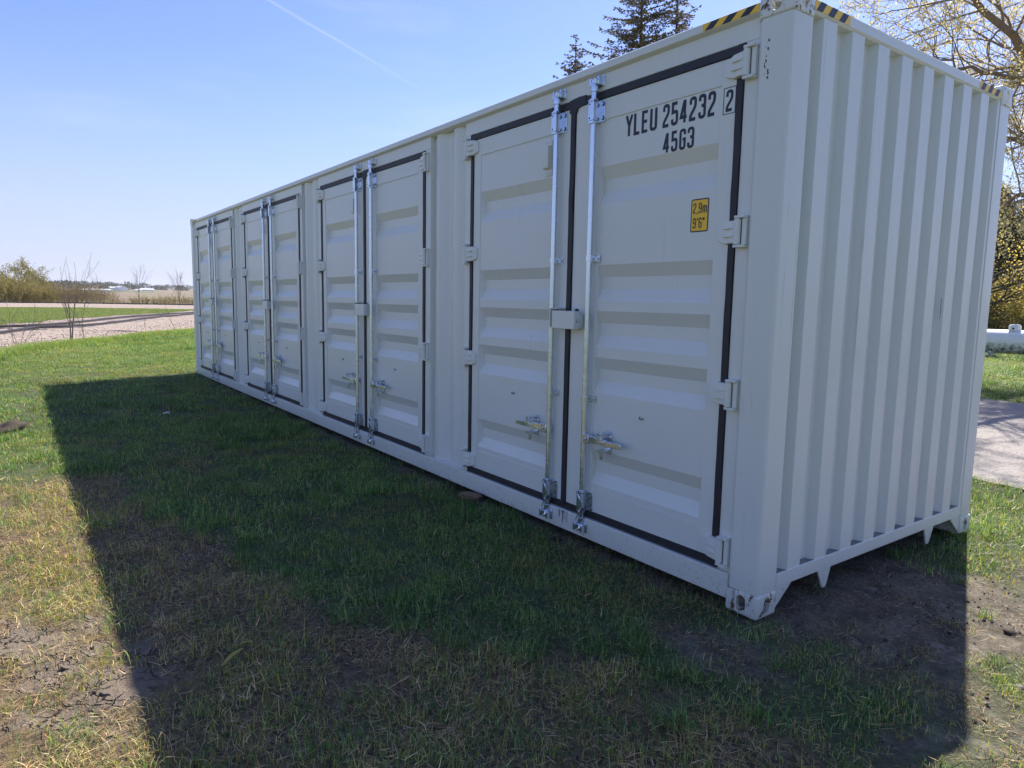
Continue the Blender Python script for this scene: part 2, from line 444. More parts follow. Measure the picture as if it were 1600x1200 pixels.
# the ballast runs from the back of the ties to the lawn's edge
edge = [on_ground(px, py)[:2] for px, py in ((-200, 576), (0, 556), (60, 546), (110, 540), (180, 532), (240, 524), (300, 519), (360, 512))]
edge = np.array(edge); edge = edge[np.argsort(edge[:, 0])]
edge = np.vstack([edge, edge[-1]+(-8+17, -4.6), edge[-1]+(-8+34, -11)]) if False else np.vstack([edge, edge[-1]+np.array((6, -2.6)), edge[-1]+np.array((14, -6.5)), edge[-1]+np.array((34, -17))])
edge = np.vstack([edge[0]+np.array((-30, 16)), edge])
wid = []
for (x, y) in path1:
    ed = np.hypot(edge[:, 0]-x, edge[:, 1]-y)
    dline = min(np.linalg.norm(np.array([x, y])-(edge[i]+(edge[i+1]-edge[i])*t)) for i in range(len(edge)-1) for t in np.linspace(0, 1, 12))
    wid.append((3.0, min(max(dline, 3), 8.5)))
d0 = Vector((path1[1][0]-path1[0][0], path1[1][1]-path1[0][1], 0)); nn = Vector((-d0.y, d0.x, 0))
if nn.dot(Vector((0, 0, 0))-Vector((*path1[0], 0))) < 0: wid = [(b, a) for a, b in wid]
def roughen(w): return [(a*(1+.10*(vn(i*.9, 3.1)-.5)), b*(1+.16*(vn(i*.8, 8.1)-.5))) for i, (a, b) in enumerate(w)]
strip('gravel_bed', path1, roughen(wid), M_ballast, .05, .03, nx=25)
ctr2 = [tuple(on_ground(px, py, .25)[:2]) for px, py in ((-60, 474.6), (0, 475), (100, 476), (200, 477.4), (299, 479))]
ctr2 = [(-88.5, -45)]+ctr2[0:]+[(-79, 24), (-70, 45)]
path2 = resample(smooth_path(ctr2, 10), .65)
strip('gravel_bed', path2, [(8, 8)]*len(path2), M_ballast, .04, .30, nx=15)
# road beyond the box
roadc = [(x, 7.15+.0*x+(-.12*(x+1))) for x in np.arange(-60, 60, 1.5)]
strip('road', roadc, [(2.95+.12*vn(i*.7, 2), 2.95+.2*vn(i*.6, 7)) for i in range(len(roadc))], M_road, .018, .05, nx=9)

# ---------------------------------------------------------------- the container
CX, CY = -6.096, 1.219
L_, W_, H_ = 12.192, 2.438, 2.896
box = empty('shipping_container', (CX, CY, 0), 'pale grey forty foot shipping container with four pairs of side doors standing on the grass', 'shipping container')
OFF = (-CX, -CY, 0)
def cpart(mb, name, mats=None, **k):
    k.setdefault('bevel', .0025)
    return mb.build(name, mats or M_paint, box, OFF, **k)
# corner castings (cast block, hollow, oval holes)
def casting_mesh():
    bm = bmesh.new()
    bmesh.ops.create_cube(bm, size=1, matrix=Matrix.Translation((-.089, .081, .059)) @ Matrix.Diagonal((.178, .162, .118, 1)))
    bmesh.ops.bevel(bm, geom=[e for e in bm.edges], offset=.011, segments=3, affect='EDGES', profile=.5)
    me = bpy.data.meshes.new('corner_casting'); bm.to_mesh(me); bm.free()
    o = bpy.data.objects.new('tmp', me); COL.objects.link(o)
    cut = []
    def cutter(mb):
        c = mb.build('tmpc', M_dark); cut.append(c)
        q = o.modifiers.new('b', 'BOOLEAN'); q.operation = 'DIFFERENCE'; q.object = c; q.solver = 'EXACT'
    cutter(MB().box(-.155, -.026, .026, .140, .024, .094))
    def stad(w, h, n=12):
        r = min(w, h)/2; o_ = []
        for i in range(4*n):
            a = 2*math.pi*i/(4*n)+.001; cx = (w/2-r)*(1 if math.cos(a) > 0 else -1); cy = (h/2-r)*(1 if math.sin(a) > 0 else -1)
            o_.append((cx+r*math.cos(a), cy+r*math.sin(a)))
        return o_
    cutter(MB().prism([(x-.089, z+.060) for x, z in stad(.052, .079)], 'y', -.01, .05))
    cutter(MB().prism([(y+.083, z+.060) for y, z in stad(.046, .079)], 'x', -.05, .01))
    cutter(MB().prism([(x-.089, y+.083) for x, y in stad(.124, .064)], 'z', -.01, .05))
    dg = bpy.context.evaluated_depsgraph_get(); me2 = bpy.data.meshes.new_from_object(o.evaluated_get(dg))
    for c in cut+[o]: bpy.data.objects.remove(c, do_unlink=True)
    me2.name = 'corner_casting'; me2.polygons.foreach_set('use_smooth', [True]*len(me2.polygons)); me2.set_sharp_from_angle(angle=R(35))
    me2.materials.clear(); me2.materials.append(M_cast)
    return me2
cm = casting_mesh(); cm2 = cm.copy(); cm2.materials.clear(); cm2.materials.append(M_casttop)
for ix in (0, 1):
    for iy in (0, 1):
        for iz in (0, 1):
            o = bpy.data.objects.new('corner_casting', cm); COL.objects.link(o); o.parent = box
            sx, sy, sz = (-1 if ix else 1), (-1 if iy else 1), (-1 if iz else 1)
            o.scale = (sx, sy, sz)
            o.location = (-CX-(L_ if ix else 0), -CY+(W_ if iy else 0), H_ if iz else 0)
            if ix or iy: o.data = cm2
# corner posts
post = [(-.19, .034), (-.160, .006), (-.026, .006), (-.014, .0095), (-.0075, .018), (-.006, .028), (-.006, .158), (-.05, .158), (-.05, .06), (-.19, .06)]
for ix in (0, 1):
    for iy in (0, 1):
        pr = [((-L_-x) if ix else x, (W_-y) if iy else y) for x, y in post]
        cpart(MB().prism(pr, 'z', .118, 2.778), 'corner_post', M_postp, bevel=.002)
# rails
def side_rail_top(y0, sgn):
    f = lambda d: y0+sgn*d
    return [(f(.006), 2.819), (f(.034), 2.808), (f(.075), 2.808), (f(.075), 2.866), (f(.02), 2.866), (f(.006), 2.856)]
cpart(MB().prism(side_rail_top(0, 1), 'x', -L_+.178, -.178), 'top_side_rail', bevel=.004)
cpart(MB().prism(side_rail_top(W_, -1), 'x', -L_+.178, -.178), 'top_side_rail', bevel=.004)
for y0, s in ((0, 1), (W_, -1)):
    yy = sorted((y0+s*.008, y0+s*.06)); y2 = sorted((y0+s*.006, y0+s*.09))
    mb = MB().box(-L_+.178, -.178, *(sorted((y0+s*.008, y0+s*.105))), .050, .176)
    cpart(mb, 'bottom_side_rail', bevel=.004)
def end_rail(x0, s):
    f = lambda d: x0-s*d
    return ([(f(.006), 2.812), (f(.016), 2.800), (f(.075), 2.795), (f(.075), 2.868), (f(.02), 2.868), (f(.006), 2.858)],
            [(f(.006), .128), (f(.085), .128), (f(.085), .198), (f(.006), .198)])
for x0, s in ((0, 1), (-L_, -1)):
    a, b_ = end_rail(x0, s)
    cpart(MB().prism([(x, z) for x, z in a], 'y', .162, W_-.162), 'top_end_rail', bevel=.003)
    cpart(MB().prism([(x, z) for x, z in b_], 'y', .162, W_-.162), 'bottom_end_rail', bevel=.003)
# corrugated end walls: flat 110, slope 18, trough 104, depth 45.6
def end_profile():
    p = [(.152, -.057), (.236, -.057), (.254, -.011)]
    y = .254
    while y+.11 < 2.27:
        p += [(y+.112, -.011)]
        if y+.112+.13 > 2.3: break
        p += [(y+.130, -.057), (y+.231, -.057), (y+.249, -.011)]
        y += .249
    p = [q for q in p if q[0] < 2.275]; p.append((2.286, p[-1][1]))
    return p
ep = end_profile()
for x0, s in ((0, 1), (-L_, -1)):
    mb = MB().sheet([(x0+s*d, y) for y, d in ep], 'z', .198, 2.80)
    cpart(mb, 'end_wall', smooth='auto', bevel=0)
    g_ = MB(); xa, xb = sorted((x0-s*.013, x0-s*.056)); g_.add([(xa, .164, .1984), (xb, .164, .1984), (xb, W_-.164, .1984), (xa, W_-.164, .1984)], [(0, 1, 2, 3)]); cpart(g_, 'ledge_dark_strip', M_ledge_dark, bevel=0)  # darker grey strip laid along the bottom rail ledge, under the troughs
# rear long wall, corrugated
mb = MB(); pr = []; x = -.19
while x > -L_+.4:
    pr += [(x, W_-.012), (x-.07, W_-.012), (x-.138, W_-.048), (x-.208, W_-.048)]; x -= .276
pr.append((-L_+.19, W_-.048)); mb.sheet(pr, 'z', .176, 2.81); cpart(mb, 'rear_wall', bevel=0)
# roof sheet and floor
mb = MB(); pr = []; x = -.12
while x > -L_+.3:
    pr += [(x, 2.862), (x-.08, 2.862), (x-.1, 2.882), (x-.19, 2.882)]; x -= .209
mb.sheet(pr, 'y', .07, W_-.07); cpart(mb, 'roof_panel', bevel=0)
cpart(MB().box(-L_+.09, -.09, .12, W_-.09, .165, .197), 'floor', M_dark, bevel=0)
mb = MB()
for i in range(39): mb.box(-.5-i*.29, -.46-i*.29, .062, W_-.062, .06, .160)
for k in range(39):
    pass
fl = cpart(mb, 'floor_crossmembers', M_paint, bevel=0)
# gussets beside the castings and the two teeth under each end rail
for x0, s in ((0, 1), (-L_, -1)):
    X0, X1 = sorted((x0-s*.010, x0-s*.020))
    for f in (lambda y: y, lambda y: W_-y):
        cpart(MB().prism([(f(.162), .1265), (f(.300), .1265), (f(.29), .115), (f(.162), .015)], 'x', X0, X1), 'gusset_plate', bevel=.002)
        cpart(MB().prism([(f(.545), .1270), (f(.672), .1270), (f(.640), .040), (f(.628), .022), (f(.605), .022), (f(.592), .034)], 'x', X0, X1), 'support_tooth', bevel=.002)
# frame of each side opening
DOORX = [-1.440, -4.495, -7.550, -10.605]
YD = .035
FR0, FR1 = -1.245, 1.245
frames = []
for i, cx in enumerate(DOORX):
    r = -.190-cx if i == 0 else 1.262
    l = (-L_+.190-cx) if i == 3 else -1.262
    mb = MB()
    mb.box(cx+l, cx+r, YD, YD+.05, 2.715, 2.809)
    mb.box(cx+1.180, cx+r, YD+.0005, YD+.07, .176, 2.7149); mb.box(cx+l, cx-1.180, YD+.0005, YD+.07, .176, 2.7149)
    frames.append(cpart(mb, 'door_frame', bevel=.003))
# corrugated filler panels between the openings
for i in range(3):
    a = DOORX[i+1]+1.262; b_ = DOORX[i]-1.262
    w = b_-a; y1, y2 = YD+.008, YD+.044
    k = w/.531
    # from the left: trough, narrow return, flat, slope, trough, return, flat, slope
    xs = [(a, y2), (a+.028*k, y2), (a+.085*k, y1), (a+.150*k, y1), (a+.212*k, y2), (a+.285*k, y2), (a+.345*k, y1), (a+.425*k, y1), (a+.490*k, y2), (b_, y2)]
    cpart(MB().sheet(xs, 'z', .176, 2.809), 'filler_panel', smooth='auto', bevel=0)
# seals round the leaves
def seal_mesh():
    mb = MB(); y0, y1 = YD-.007, YD+.012
    wv = lambda i, a: (vn(i*1.7+a, a*3.1)-.5)*.004
    def strip_v(xa, xb, z0, z1, seed, ya=y0, amp=1.0):
        n = 26; vs = []; fs = []
        for i in range(n+1):
            z = z0+(z1-z0)*i/n; dx = wv(i, seed)*amp; dw = wv(i, seed+7)*amp
            vs += [(xa+dx, y1, z), (xa+dx+.003, ya, z), (xb+dx+dw-.003, ya, z), (xb+dx+dw, y1, z)]
        for i in range(n):
            for j in range(3): fs.append((4*i+j, 4*i+j+1, 4*i+j+5, 4*i+j+4))
        mb.add(vs, fs)
    def strip_h(xa, xb, z0, z1, seed, ya=y0):
        n = 24; vs = []; fs = []
        for i in range(n+1):
            x = xa+(xb-xa)*i/n; dz = wv(i, seed)*.7
            vs += [(x, y1, z0+dz), (x, ya, z0+dz+.003), (x, ya, z1+dz-.003), (x, y1, z1+dz)]
        for i in range(n):
            for j in range(3): fs.append((4*i+j, 4*i+j+1, 4*i+j+5, 4*i+j+4))
        mb.add(vs, fs)
    strip_v(1.139, 1.180, .178, 2.714, 1); strip_v(-1.180, -1.142, .178, 2.714, 2)
    strip_h(-1.180, 1.180, 2.668, 2.712, 3, y0-.0012); strip_h(-1.180, 1.180, .1775, .221, 4, y0-.0012)
    strip_v(-.050, -.006, .200, 2.700, 5, y0-.0024, 2.2)
    mb.prism([(-.060, 2.640), (-.058, 2.715), (.02, 2.722), (.085, 2.720), (.082, 2.672), (.012, 2.660), (-.002, 2.630)], 'y', y0-.0036, y1)
    return mb
sm = seal_mesh(); s0 = None
for i, cx in enumerate(DOORX):
    if i == 0: s0 = sm.build('door_seal', M_seal, box, (cx-CX, -CY, 0), fixn=True)
    else:
        o = s0.copy(); COL.objects.link(o); o.parent = box; o.location = (cx-CX, -CY, 0)

# --- door leaf
GROOVES = [2.181, 1.616, 1.345, 1.069, .506]
def leaf_mb(s):
    """s=+1 right leaf (0..+), s=-1 left leaf; local coords of the opening"""
    mb = MB()
    def bx(x0, x1, y0, y1, z0, z1):
        a, b_ = sorted((s*x0, s*x1)); mb.box(a, b_, y0, y1, z0, z1)
    x_in = -.004 if s > 0 else .052
    bx(x_in, .222, YD, YD+.055, .222, 2.667)           # inner stile
    bx(1.052, 1.1385, YD, YD+.055, .222, 2.667)         # hinge stile
    bx(.2221, 1.0519, YD, YD+.055, 2.553, 2.667)      # top rail
    bx(.2221, 1.0519, YD, YD+.055, .222, .360)        # bottom rail
    # pressed sheet between them
    pr = [(YD+.004, 2.5529)]
    for z in GROOVES:
        h = .1075; pr += [(YD+.004, z+h), (YD+.038, z+.036), (YD+.038, z-.034), (YD+.004, z-h)]
    pr.append((YD+.004, .3601))
    a, b_ = sorted((s*.2222, s*1.0518))
    mb.sheet(pr, 'x', a, b_)
    # curved closing pieces at the hinge-side groove ends
    for z in GROOVES:
        xa, xb = s*1.0515, s*1.0515-s*.020
        vs = []; n = 8
        for i in range(n+1):
            t = i/n; zz = z+.108-.216*t; dy = .034*math.sin(math.pi*t)**.7
            vs += [(xa, YD+.004, zz), (xb+s*.012*(1-math.sin(math.pi*t)), YD+.0045+dy, zz)]
        mb.add(vs, [(2*i, 2*i+1, 2*i+3, 2*i+2) for i in range(n)])
    # weld beads, top and bottom of the sheet
    for z in (2.551, .362): mb.tube([(s*.224, YD+.001, z), (s*1.05, YD+.001, z)], .0028, 6)
    return mb
def hinge_mb(s, z):
    mb = MB(); xb = s*1.205; y0 = YD
    mb.tube([(xb, y0-.026, z-.060), (xb, y0-.026, z+.060)], .0165, 14)
    mb.tube([(xb, y0-.026, z-.066), (xb, y0-.026, z+.066)], .0085, 10)
    # bracket lugs on the jamb
    a, b_ = sorted((xb-s*.012, xb+s*.045))
    for zz in (z-.0745, z+.0625): mb.box(a, b_, y0-.040, y0+.004, zz, zz+.012)
    a, b_ = sorted((xb+s*.022, xb+s*.045)); mb.box(a, b_, y0-.022, y0+.004, z-.0620, z+.0622)
    # tapered blade
    x0, x1, x2 = xb-s*.012, xb-s*.075, xb-s*.125
    sec = [(x0, .056, .036), (x1, .056, .022), (x2, .038, .010)]
    vs = []
    for x, h, t in sec: vs += [(x, y0+.001, z-h), (x, y0-t, z-h+.004), (x, y0-t, z+h-.004), (x, y0+.001, z+h)]
    fs = [(0, 1, 2, 3), (8, 11, 10, 9)]
    for i in (0, 4):
        for j in range(4): fs.append((i+j, i+(j+1) % 4, i+4+(j+1) % 4, i+4+j))
    mb.add(vs, fs)
    for zz in (z-.02, z+.018):                      # pressed ribs
        aa, bb = sorted((x0-s*.004, x1-s*.004)); mb.box(aa, bb, y0-.0385, y0-.026, zz-.0035, zz+.0035)
    return mb
RODX = {1: .185, -1: -.152}
YR = .000
def rod_mb(s):
    x = RODX[s]; mb = MB()
    mb.tube([(x, YR, .15), (x, YR, 2.74)], .0170, 16); return mb
def bearing_mb(s, z0, z1):
    x = RODX[s]; mb = MB()
    mb.box(x-.0235, x+.0235, YR-.0235, YR+.010, z0, z1)                 # housing
    for z in (z0-.004, z1-.008): mb.tube([(x, YR, z), (x, YR, z+.012)], .0262, 16)
    for z in (z0+.010, z1-.014): mb.box(x-.0240, x+.0240, YR-.0240, YR+.004, z, z+.003, 1)
    mb.box(x+.0236, x+.062, YD-.006, YD-.0005, z0+.006, z1-.006)           # flange
    mb.box(x-.0236, x+.0236, YR+.010, YD-.0005, z0+.004, z1-.004)
    for z in (z0+.026, z1-.026):
        mb.tube([(x+.046, YD-.006, z), (x+.046, YD-.0075, z)], .0125, 12, 1); mb.tube([(x+.046, YD-.0075, z), (x+.046, YD-.014, z)], .0085, 6)
        mb.tube([(x-.012, YR-.0230, z), (x-.012, YR-.0248, z)], .0055, 8, 1)
    return mb
def guide_mb(s, z):
    x = RODX[s]; mb = MB()
    mb.tube([(x, YR, z-.014), (x, YR, z+.014)], .0218, 16)
    mb.box(x, x+.058, YD-.007, YD-.0005, z-.019, z+.019); mb.box(x-.02, x+.02, YR+.012, YD-.007, z-.014, z+.014)
    mb.tube([(x+.042, YD-.007, z), (x+.042, YD-.014, z)], .009, 10)
    return mb
def keeper_mb(s, z, up):
    """cam head gripping the keeper welded on header or sill"""
    x = RODX[s]; mb = MB(); u = 1 if up else -1; yk = YD if up else .0075
    mb.box(x-.045, x+.050, yk-.008, yk-.0005, z-.032, z+.032)
    for dx in (-.036, .030): mb.box(x+dx-.006, x+dx+.010, yk-.040, yk-.008, z-.024, z+.024)
    mb.tube([(x, YR, z-u*.060), (x, YR, z-u*.030), (x, YR-.004, z-u*.010)], [.0215, .0225, .017], 12)
    mb.prism([(x-.028, z-.012*u), (x-.010, z-.022*u), (x+.026, z-.014*u), (x+.030, z+.010*u), (x+.008, z+.020*u), (x-.022, z+.014*u)], 'y', yk-.038, yk-.014)
    mb.tube([(x+.012, yk-.048, z+.012*u), (x+.026, yk-.044, z+.002), (x+.024, yk-.040, z-.020*u)], .008, 8)
    return mb
def handle_mb(s):
    x = RODX[s]; z = .682; mb = MB(); hx = lambda d: x+s*d
    a, b_ = sorted((hx(.010), hx(.062)))
    mb.box(a, b_, YR-.020, YR+.016, z-.030, z+.028)                     # hub clamp
    mb.tube([(hx(.036), YR-.020, z), (hx(.036), YR-.028, z)], .011, 10)
    pts = [(.055, -.006, .000, .024, .010), (.11, -.016, .002, .021, .009), (.17, -.022, .004, .016, .010), (.24, -.022, .000, .017, .007), (.335, -.020, .000, .015, .005)]
    vs = []
    for d, y, dz, h, t in pts: vs += [(hx(d), y-t, z+dz-h), (hx(d), y+t, z+dz-h), (hx(d), y+t, z+dz+h), (hx(d), y-t, z+dz+h)]
    fs = [(3, 2, 1, 0), tuple(range(len(vs)-4, len(vs)))]
    for i in range(len(pts)-1):
        for j in range(4): fs.append((4*i+j, 4*i+(j+1) % 4, 4*i+4+(j+1) % 4, 4*i+4+j))
    mb.add(vs, fs)
    return mb
def catch_mb(s):
    x = RODX[s]; z = .672; mb = MB(); c = x+s*.178
    mb.prism([(c-.028, z-.060), (c+.028, z-.060), (c+.030, z+.05), (c+.018, z+.076), (c-.018, z+.076), (c-.030, z+.05)], 'y', YD-.006, YD-.0005)
    mb.tube([(c-.014, YD-.004, z+.062), (c-.014, -.040, z+.058), (c, -.048, z+.070), (c+.014, -.040, z+.058), (c+.014, YD-.004, z+.062)], .006, 7)
    mb.tube([(c, YD-.006, z+.058), (c, YD-.020, z+.058)], .013, 12)
    mb.prism([(c-.020, z+.012), (c+.022, z+.012), (c+.014, z+.050), (c-.012, z+.054)], 'y', -.044, -.032)
    mb.box(c-.022, c+.022, -.040, YD-.004, z-.046, z-.034)
    mb.prism([(c-.017, z-.040), (c+.017, z-.040), (c+.014, z-.086), (c, z-.096), (c-.014, z-.086)], 'y', -.020, -.012)
    mb.tube([(c, -.012, z-.072), (c, -.024, z-.072)], .009, 10)
    return mb
def cable_mb(s):
    x = RODX[s]; mb = MB(); pts = []
    for i in range(22):
        t = i/21; pts.append((x-.022+.042*math.sin(t*3.1), YR-.026-.006*math.sin(t*9), .16+.19*t if t < .9 else .16+.19*.9))
    mb.tube(pts, .0028, 6); mb.tube([(p[0]+.004, p[1]-.003, p[2]+.006) for p in pts], .0024, 6)
    return mb
def vent_mb():
    mb = MB(); x0 = -.262; w = .034
    mb.box(x0-w, x0+w, YD-.0035, YD-.0005+.004, 2.300, 2.520)
    mb.prism([(YD-.0035, 2.338), (YD-.030, 2.345), (YD-.034, 2.360), (YD-.034, 2.478), (YD-.0035, 2.488)], 'x', x0-w+.006, x0+w-.006)
    for z in (2.315, 2.505):
        for d in (-.016, .016): mb.tube([(x0+d, YD-.003, z), (x0+d, YD-.008, z)], .006, 8)
    return mb
def hasp_mb(s):
    mb = MB(); x = s*.62+(0.02 if s < 0 else 0); z = .86
    mb.tube([(x-.014, YD+.004, z+.006), (x-.013, YD-.005, z), (x-.004, YD-.008, z-.006), (x+.008, YD-.007, z-.006), (x+.013, YD+.003, z+.003)], .0028, 6)
    return mb
def make_leaf(s, cx, vent=True, full=True):
    d = leaf_mb(s).build('door', M_paint, box, (cx-CX, -CY, 0), bevel=.0025)
    for z in (2.615, 1.848, 1.068, .278): hinge_mb(s, z).build('hinge', M_hw, d, bevel=.0015)
    rod_mb(s).build('lock_rod', M_zinc, d, smooth='auto')
    for z in ((2.535, 2.665), (.215, .345)): bearing_mb(s, *z).build('rod_bearing', [M_zinc, M_black], d, bevel=.001)
    for z in (1.760, .922): guide_mb(s, z).build('rod_guide', M_zinc, d, smooth='auto')
    keeper_mb(s, 2.768, True).build('cam_keeper', M_zinc, d, bevel=.002); keeper_mb(s, .118, False).build('cam_keeper', M_zinc, d, bevel=.002)
    handle_mb(s).build('handle', M_zinc, d, bevel=.003); catch_mb(s).build('handle_catch', M_zinc, d, bevel=.001)
    cable_mb(s).build('wire_cable', M_zinc, d, smooth='auto')
    if s < 0: vent_mb().build('vent', M_hw, d, bevel=.002)
    hasp_mb(s).build('small_hook', M_rust, d)
    return d
leafR = make_leaf(1, DOORX[0]); leafL = make_leaf(-1, DOORX[0])
for cx in DOORX[1:]:
    for lf in (leafR, leafL): copy_tree(lf, box, (cx-CX, -CY, 0), skip=())
# padlock boxes across each pair
def lockbox():
    mb = MB(); x0, x1 = -.108, .120; z0, z1 = 1.338, 1.448
    mb.box(x0+.02, x1, -.052, -.008, z0, z1); mb.box(x0+.024, x1-.004, -.008, .012, z0+.004, z1-.016)
    mb.box(x0-.020, x0-.014, -.040, YD-.001, z0+.006, z1+.016); mb.box(x0-.014, x0+.055, -.040, YD-.001, z1+.010, z1+.016)
    mb.box(x1-.030, x1-.002, .012, YD-.010, z0+.01, z1-.02)
    return mb
lb = lockbox().build('lock_box', M_hw, box, (DOORX[0]-CX, -CY, 0), bevel=.003)
k = MB().tube([(.1205, -.030, 1.385), (.125, -.030, 1.385)], .009, 12); k.box(.1200, .1235, -.036, -.024, 1.398, 1.403)
k.build('keyhole_cover', M_zinc, lb, bevel=.001)
MB().tube([(.095, -.014, 1.452), (.098, -.016, 1.456), (.118, -.016, 1.453)], .008, 8).build('rubber_cap', M_seal, lb, smooth='auto')
for cx in DOORX[1:]: copy_tree(lb, box, (cx-CX, -CY, 0))
# weather streaks of seal mastic under the nearest seam
mb = MB(); rs = np.random.RandomState(3)
for i in range(16):
    x = DOORX[0]-.055+.10*rs.rand()+(.0); z1 = .172; z0 = z1-rs.uniform(.02, .10); w = rs.uniform(.0008, .0022)
    mb.add([(x-w, .0074, z1), (x+w, .0074, z1), (x+w*.4+.001, .0074, z0), (x-w*.4, .0074, z0)], [(0, 1, 2, 3)])
cpart(mb, 'mastic_drips', M_seal, bevel=0)
# grazes of bare metal on the near post
mb = MB()
for i in range(16):
    z = 2.60+rs.uniform(-.09, .09); x = -.126+rs.uniform(-.012, .012); r = rs.uniform(.002, .007)
    n = 6; mb.add([(x+r*math.cos(a)*rs.uniform(.5, 1), .0056, z+r*1.6*math.sin(a)*rs.uniform(.5, 1)) for a in [2*math.pi*j/n for j in range(n)]], [tuple(range(n))])
cpart(mb, 'paint_chips', M_rust, bevel=0)
# thin cut in the paint of the end wall
mb = MB()
for (yy, z0, z1) in ((1.700, 1.44, 1.565),):
    mb.add([(-.0100, yy, z1), (-.0100, yy+.006, z1), (-.0100, yy+.012, (z0+z1)/2), (-.0100, yy+.006, z0), (-.0100, yy+.002, z0), (-.0100, yy+.004, (z0+z1)/2)], [(0, 1, 2, 3, 4, 5)])
cpart(mb, 'paint_scratch', M_dark, bevel=0)

# --- hazard tape on the top rails
def tape(axis, a0, a1, fixed, z0, z1, slant, nst, flip=False):
    t = MB(); 
    def pt(a, z, o): return (a, fixed-o, z) if axis == 'x' else (fixed+o, a, z)
    t.add([pt(a0, z0, .0012), pt(a1, z0, .0012), pt(a1, z1, .0012), pt(a0, z1, .0012)], [(0, 1, 2, 3)])
    o = t.build('hazard_tape', M_yellow, box, OFF, fixn=False)
    b2 = MB(); step = (a1-a0)/(nst+.15); 
    for i in range(nst):
        s0 = a0+step*(i+.12); w = step*.50; h = slant
        q = [(s0, z0), (s0+w, z0), (s0+w+h, z1), (s0+h, z1)]
        q = [(min(max(a, min(a0, a1)), max(a0, a1)), z) for a, z in q]
        b2.add([pt(a, z, .0020) for a, z in q], [(0, 1, 2, 3)])
    b2.build('black_stripe', M_black, o, fixn=False)
tape('x', -.497, -.180, .006, 2.821, 2.855, .040, 3)
tape('y', .164, .462, -.006, 2.8135, 2.8565, .035, 3)
tape('y', 1.948, 2.270, -.006, 2.8135, 2.8565, .035, 3)
tape('x', -12.01, -11.70, .006, 2.821, 2.855, .040, 3)

# --- lettering: condensed strokes
def rpoly(pts, rad=.13, n=6):
    """pts: (x,y) or (x,y,'r') for a rounded corner"""
    o = []
    for i, q in enumerate(pts):
        if len(q) > 2 and 0 < i < len(pts)-1:
            c = Vector(q[:2]); a = Vector(pts[i-1][:2]); b = Vector(pts[i+1][:2])
            r = min(rad, (a-c).length*.5, (b-c).length*.5); p1 = c+(a-c).normalized()*r; p2 = c+(b-c).normalized()*r
            for k in range(n+1):
                t = k/n; o.append(tuple((1-t)**2*p1+2*t*(1-t)*c+t*t*p2))
        else: o.append(tuple(q[:2]))
    return o
T_ = .105
GL = {
 'Y': ([[(.38, 1), (.2, .47), (.2, 0)], [(.02, 1), (.185, .52)]], .4),
 'L': ([[(.06, 1), (.06, .05), (.36, .05)]], .38),
 'E': ([[(.36, .95), (.06, .95), (.06, .05), (.36, .05)], [(.06, .51), (.33, .51)]], .4),
 'U': ([[(.06, 1), (.06, .05, 'r'), (.36, .05, 'r'), (.36, 1)]], .42),
 '2': ([[(.06, .70), (.06, .95, 'r'), (.35, .95, 'r'), (.35, .60, 'r'), (.06, .20, 'r'), (.06, .05), (.37, .05)]], .42),
 '5': ([[(.35, .95), (.07, .95), (.07, .56), (.35, .60, 'r'), (.35, .05, 'r'), (.06, .05, 'r'), (.06, .27)]], .42),
 '4': ([[(.41, .25), (.05, .25), (.25, .97)], [(.28, .99), (.28, 0)]], .44),
 '3': ([[(.06, .74), (.06, .95, 'r'), (.35, .95, 'r'), (.35, .53, 'r'), (.16, .53)], [(.18, .53), (.35, .53, 'r'), (.35, .05, 'r'), (.06, .05, 'r'), (.06, .27)]], .42),
 'G': ([[(.35, .72), (.35, .95, 'r'), (.06, .95, 'r'), (.06, .05, 'r'), (.35, .05, 'r'), (.35, .50), (.21, .50)]], .42),
 '9': ([[(.35, .42), (.35, .95, 'r'), (.06, .95, 'r'), (.06, .45, 'r'), (.33, .45)], [(.35, .50), (.35, .05, 'r'), (.06, .05, 'r'), (.06, .24)]], .42),
 '6': ([[(.06, .58), (.06, .05, 'r'), (.35, .05, 'r'), (.35, .55, 'r'), (.08, .55)], [(.06, .50), (.06, .95, 'r'), (.35, .95, 'r'), (.35, .76)]], .42),
 'm': ([[(.06, 0), (.06, .70)], [(.07, .50), (.07, .65, 'r'), (.29, .65, 'r'), (.29, 0)], [(.30, .50), (.30, .65, 'r'), (.52, .65, 'r'), (.52, 0)]], .58),
 ',': ([[(.08, .10), (.06, -.12)]], .14),
 "'": ([[(.08, 1.0), (.07, .74)]], .15),
 '"': ([[(.08, 1.0), (.07, .74)], [(.20, 1.0), (.19, .74)]], .27),
 ' ': ([], .22)}
def text_mb(mb, s, x0, z0, h, kx, t=T_, gap=.13, y=YD):
    x = x0; lay = 0
    for ch in s:
        strokes, w = GL[ch]
        for st in strokes:
            P = rpoly(st); n = len(P); hw = t/2; L = []; Rr = []
            for i in range(n):
                a = Vector(P[max(i-1, 0)]); b = Vector(P[i]); c = Vector(P[min(i+1, n-1)])
                d1 = (b-a).normalized() if i else (c-b).normalized(); d2 = (c-b).normalized() if i < n-1 else d1
                m_ = Vector((-(d1+d2).y, (d1+d2).x)); m_.normalize(); q = max(.45, m_.dot(Vector((-d1.y, d1.x))))
                L.append(b+m_*hw/q); Rr.append(b-m_*hw/q)
            vs = []
            for l, r in zip(L, Rr):
                for q in (l, r): vs.append((x+q.x*h*kx, y-.0009-.00025*(lay % 3), z0+q.y*h))
            mb.add(vs, [(2*i, 2*i+1, 2*i+3, 2*i+2) for i in range(n-1)]); lay += 1
        x += (w+gap)*h*kx
    return x
def text_width(s, h, kx, gap=.13): return sum((GL[c][1]+gap) for c in s)*h*kx-gap*h*kx
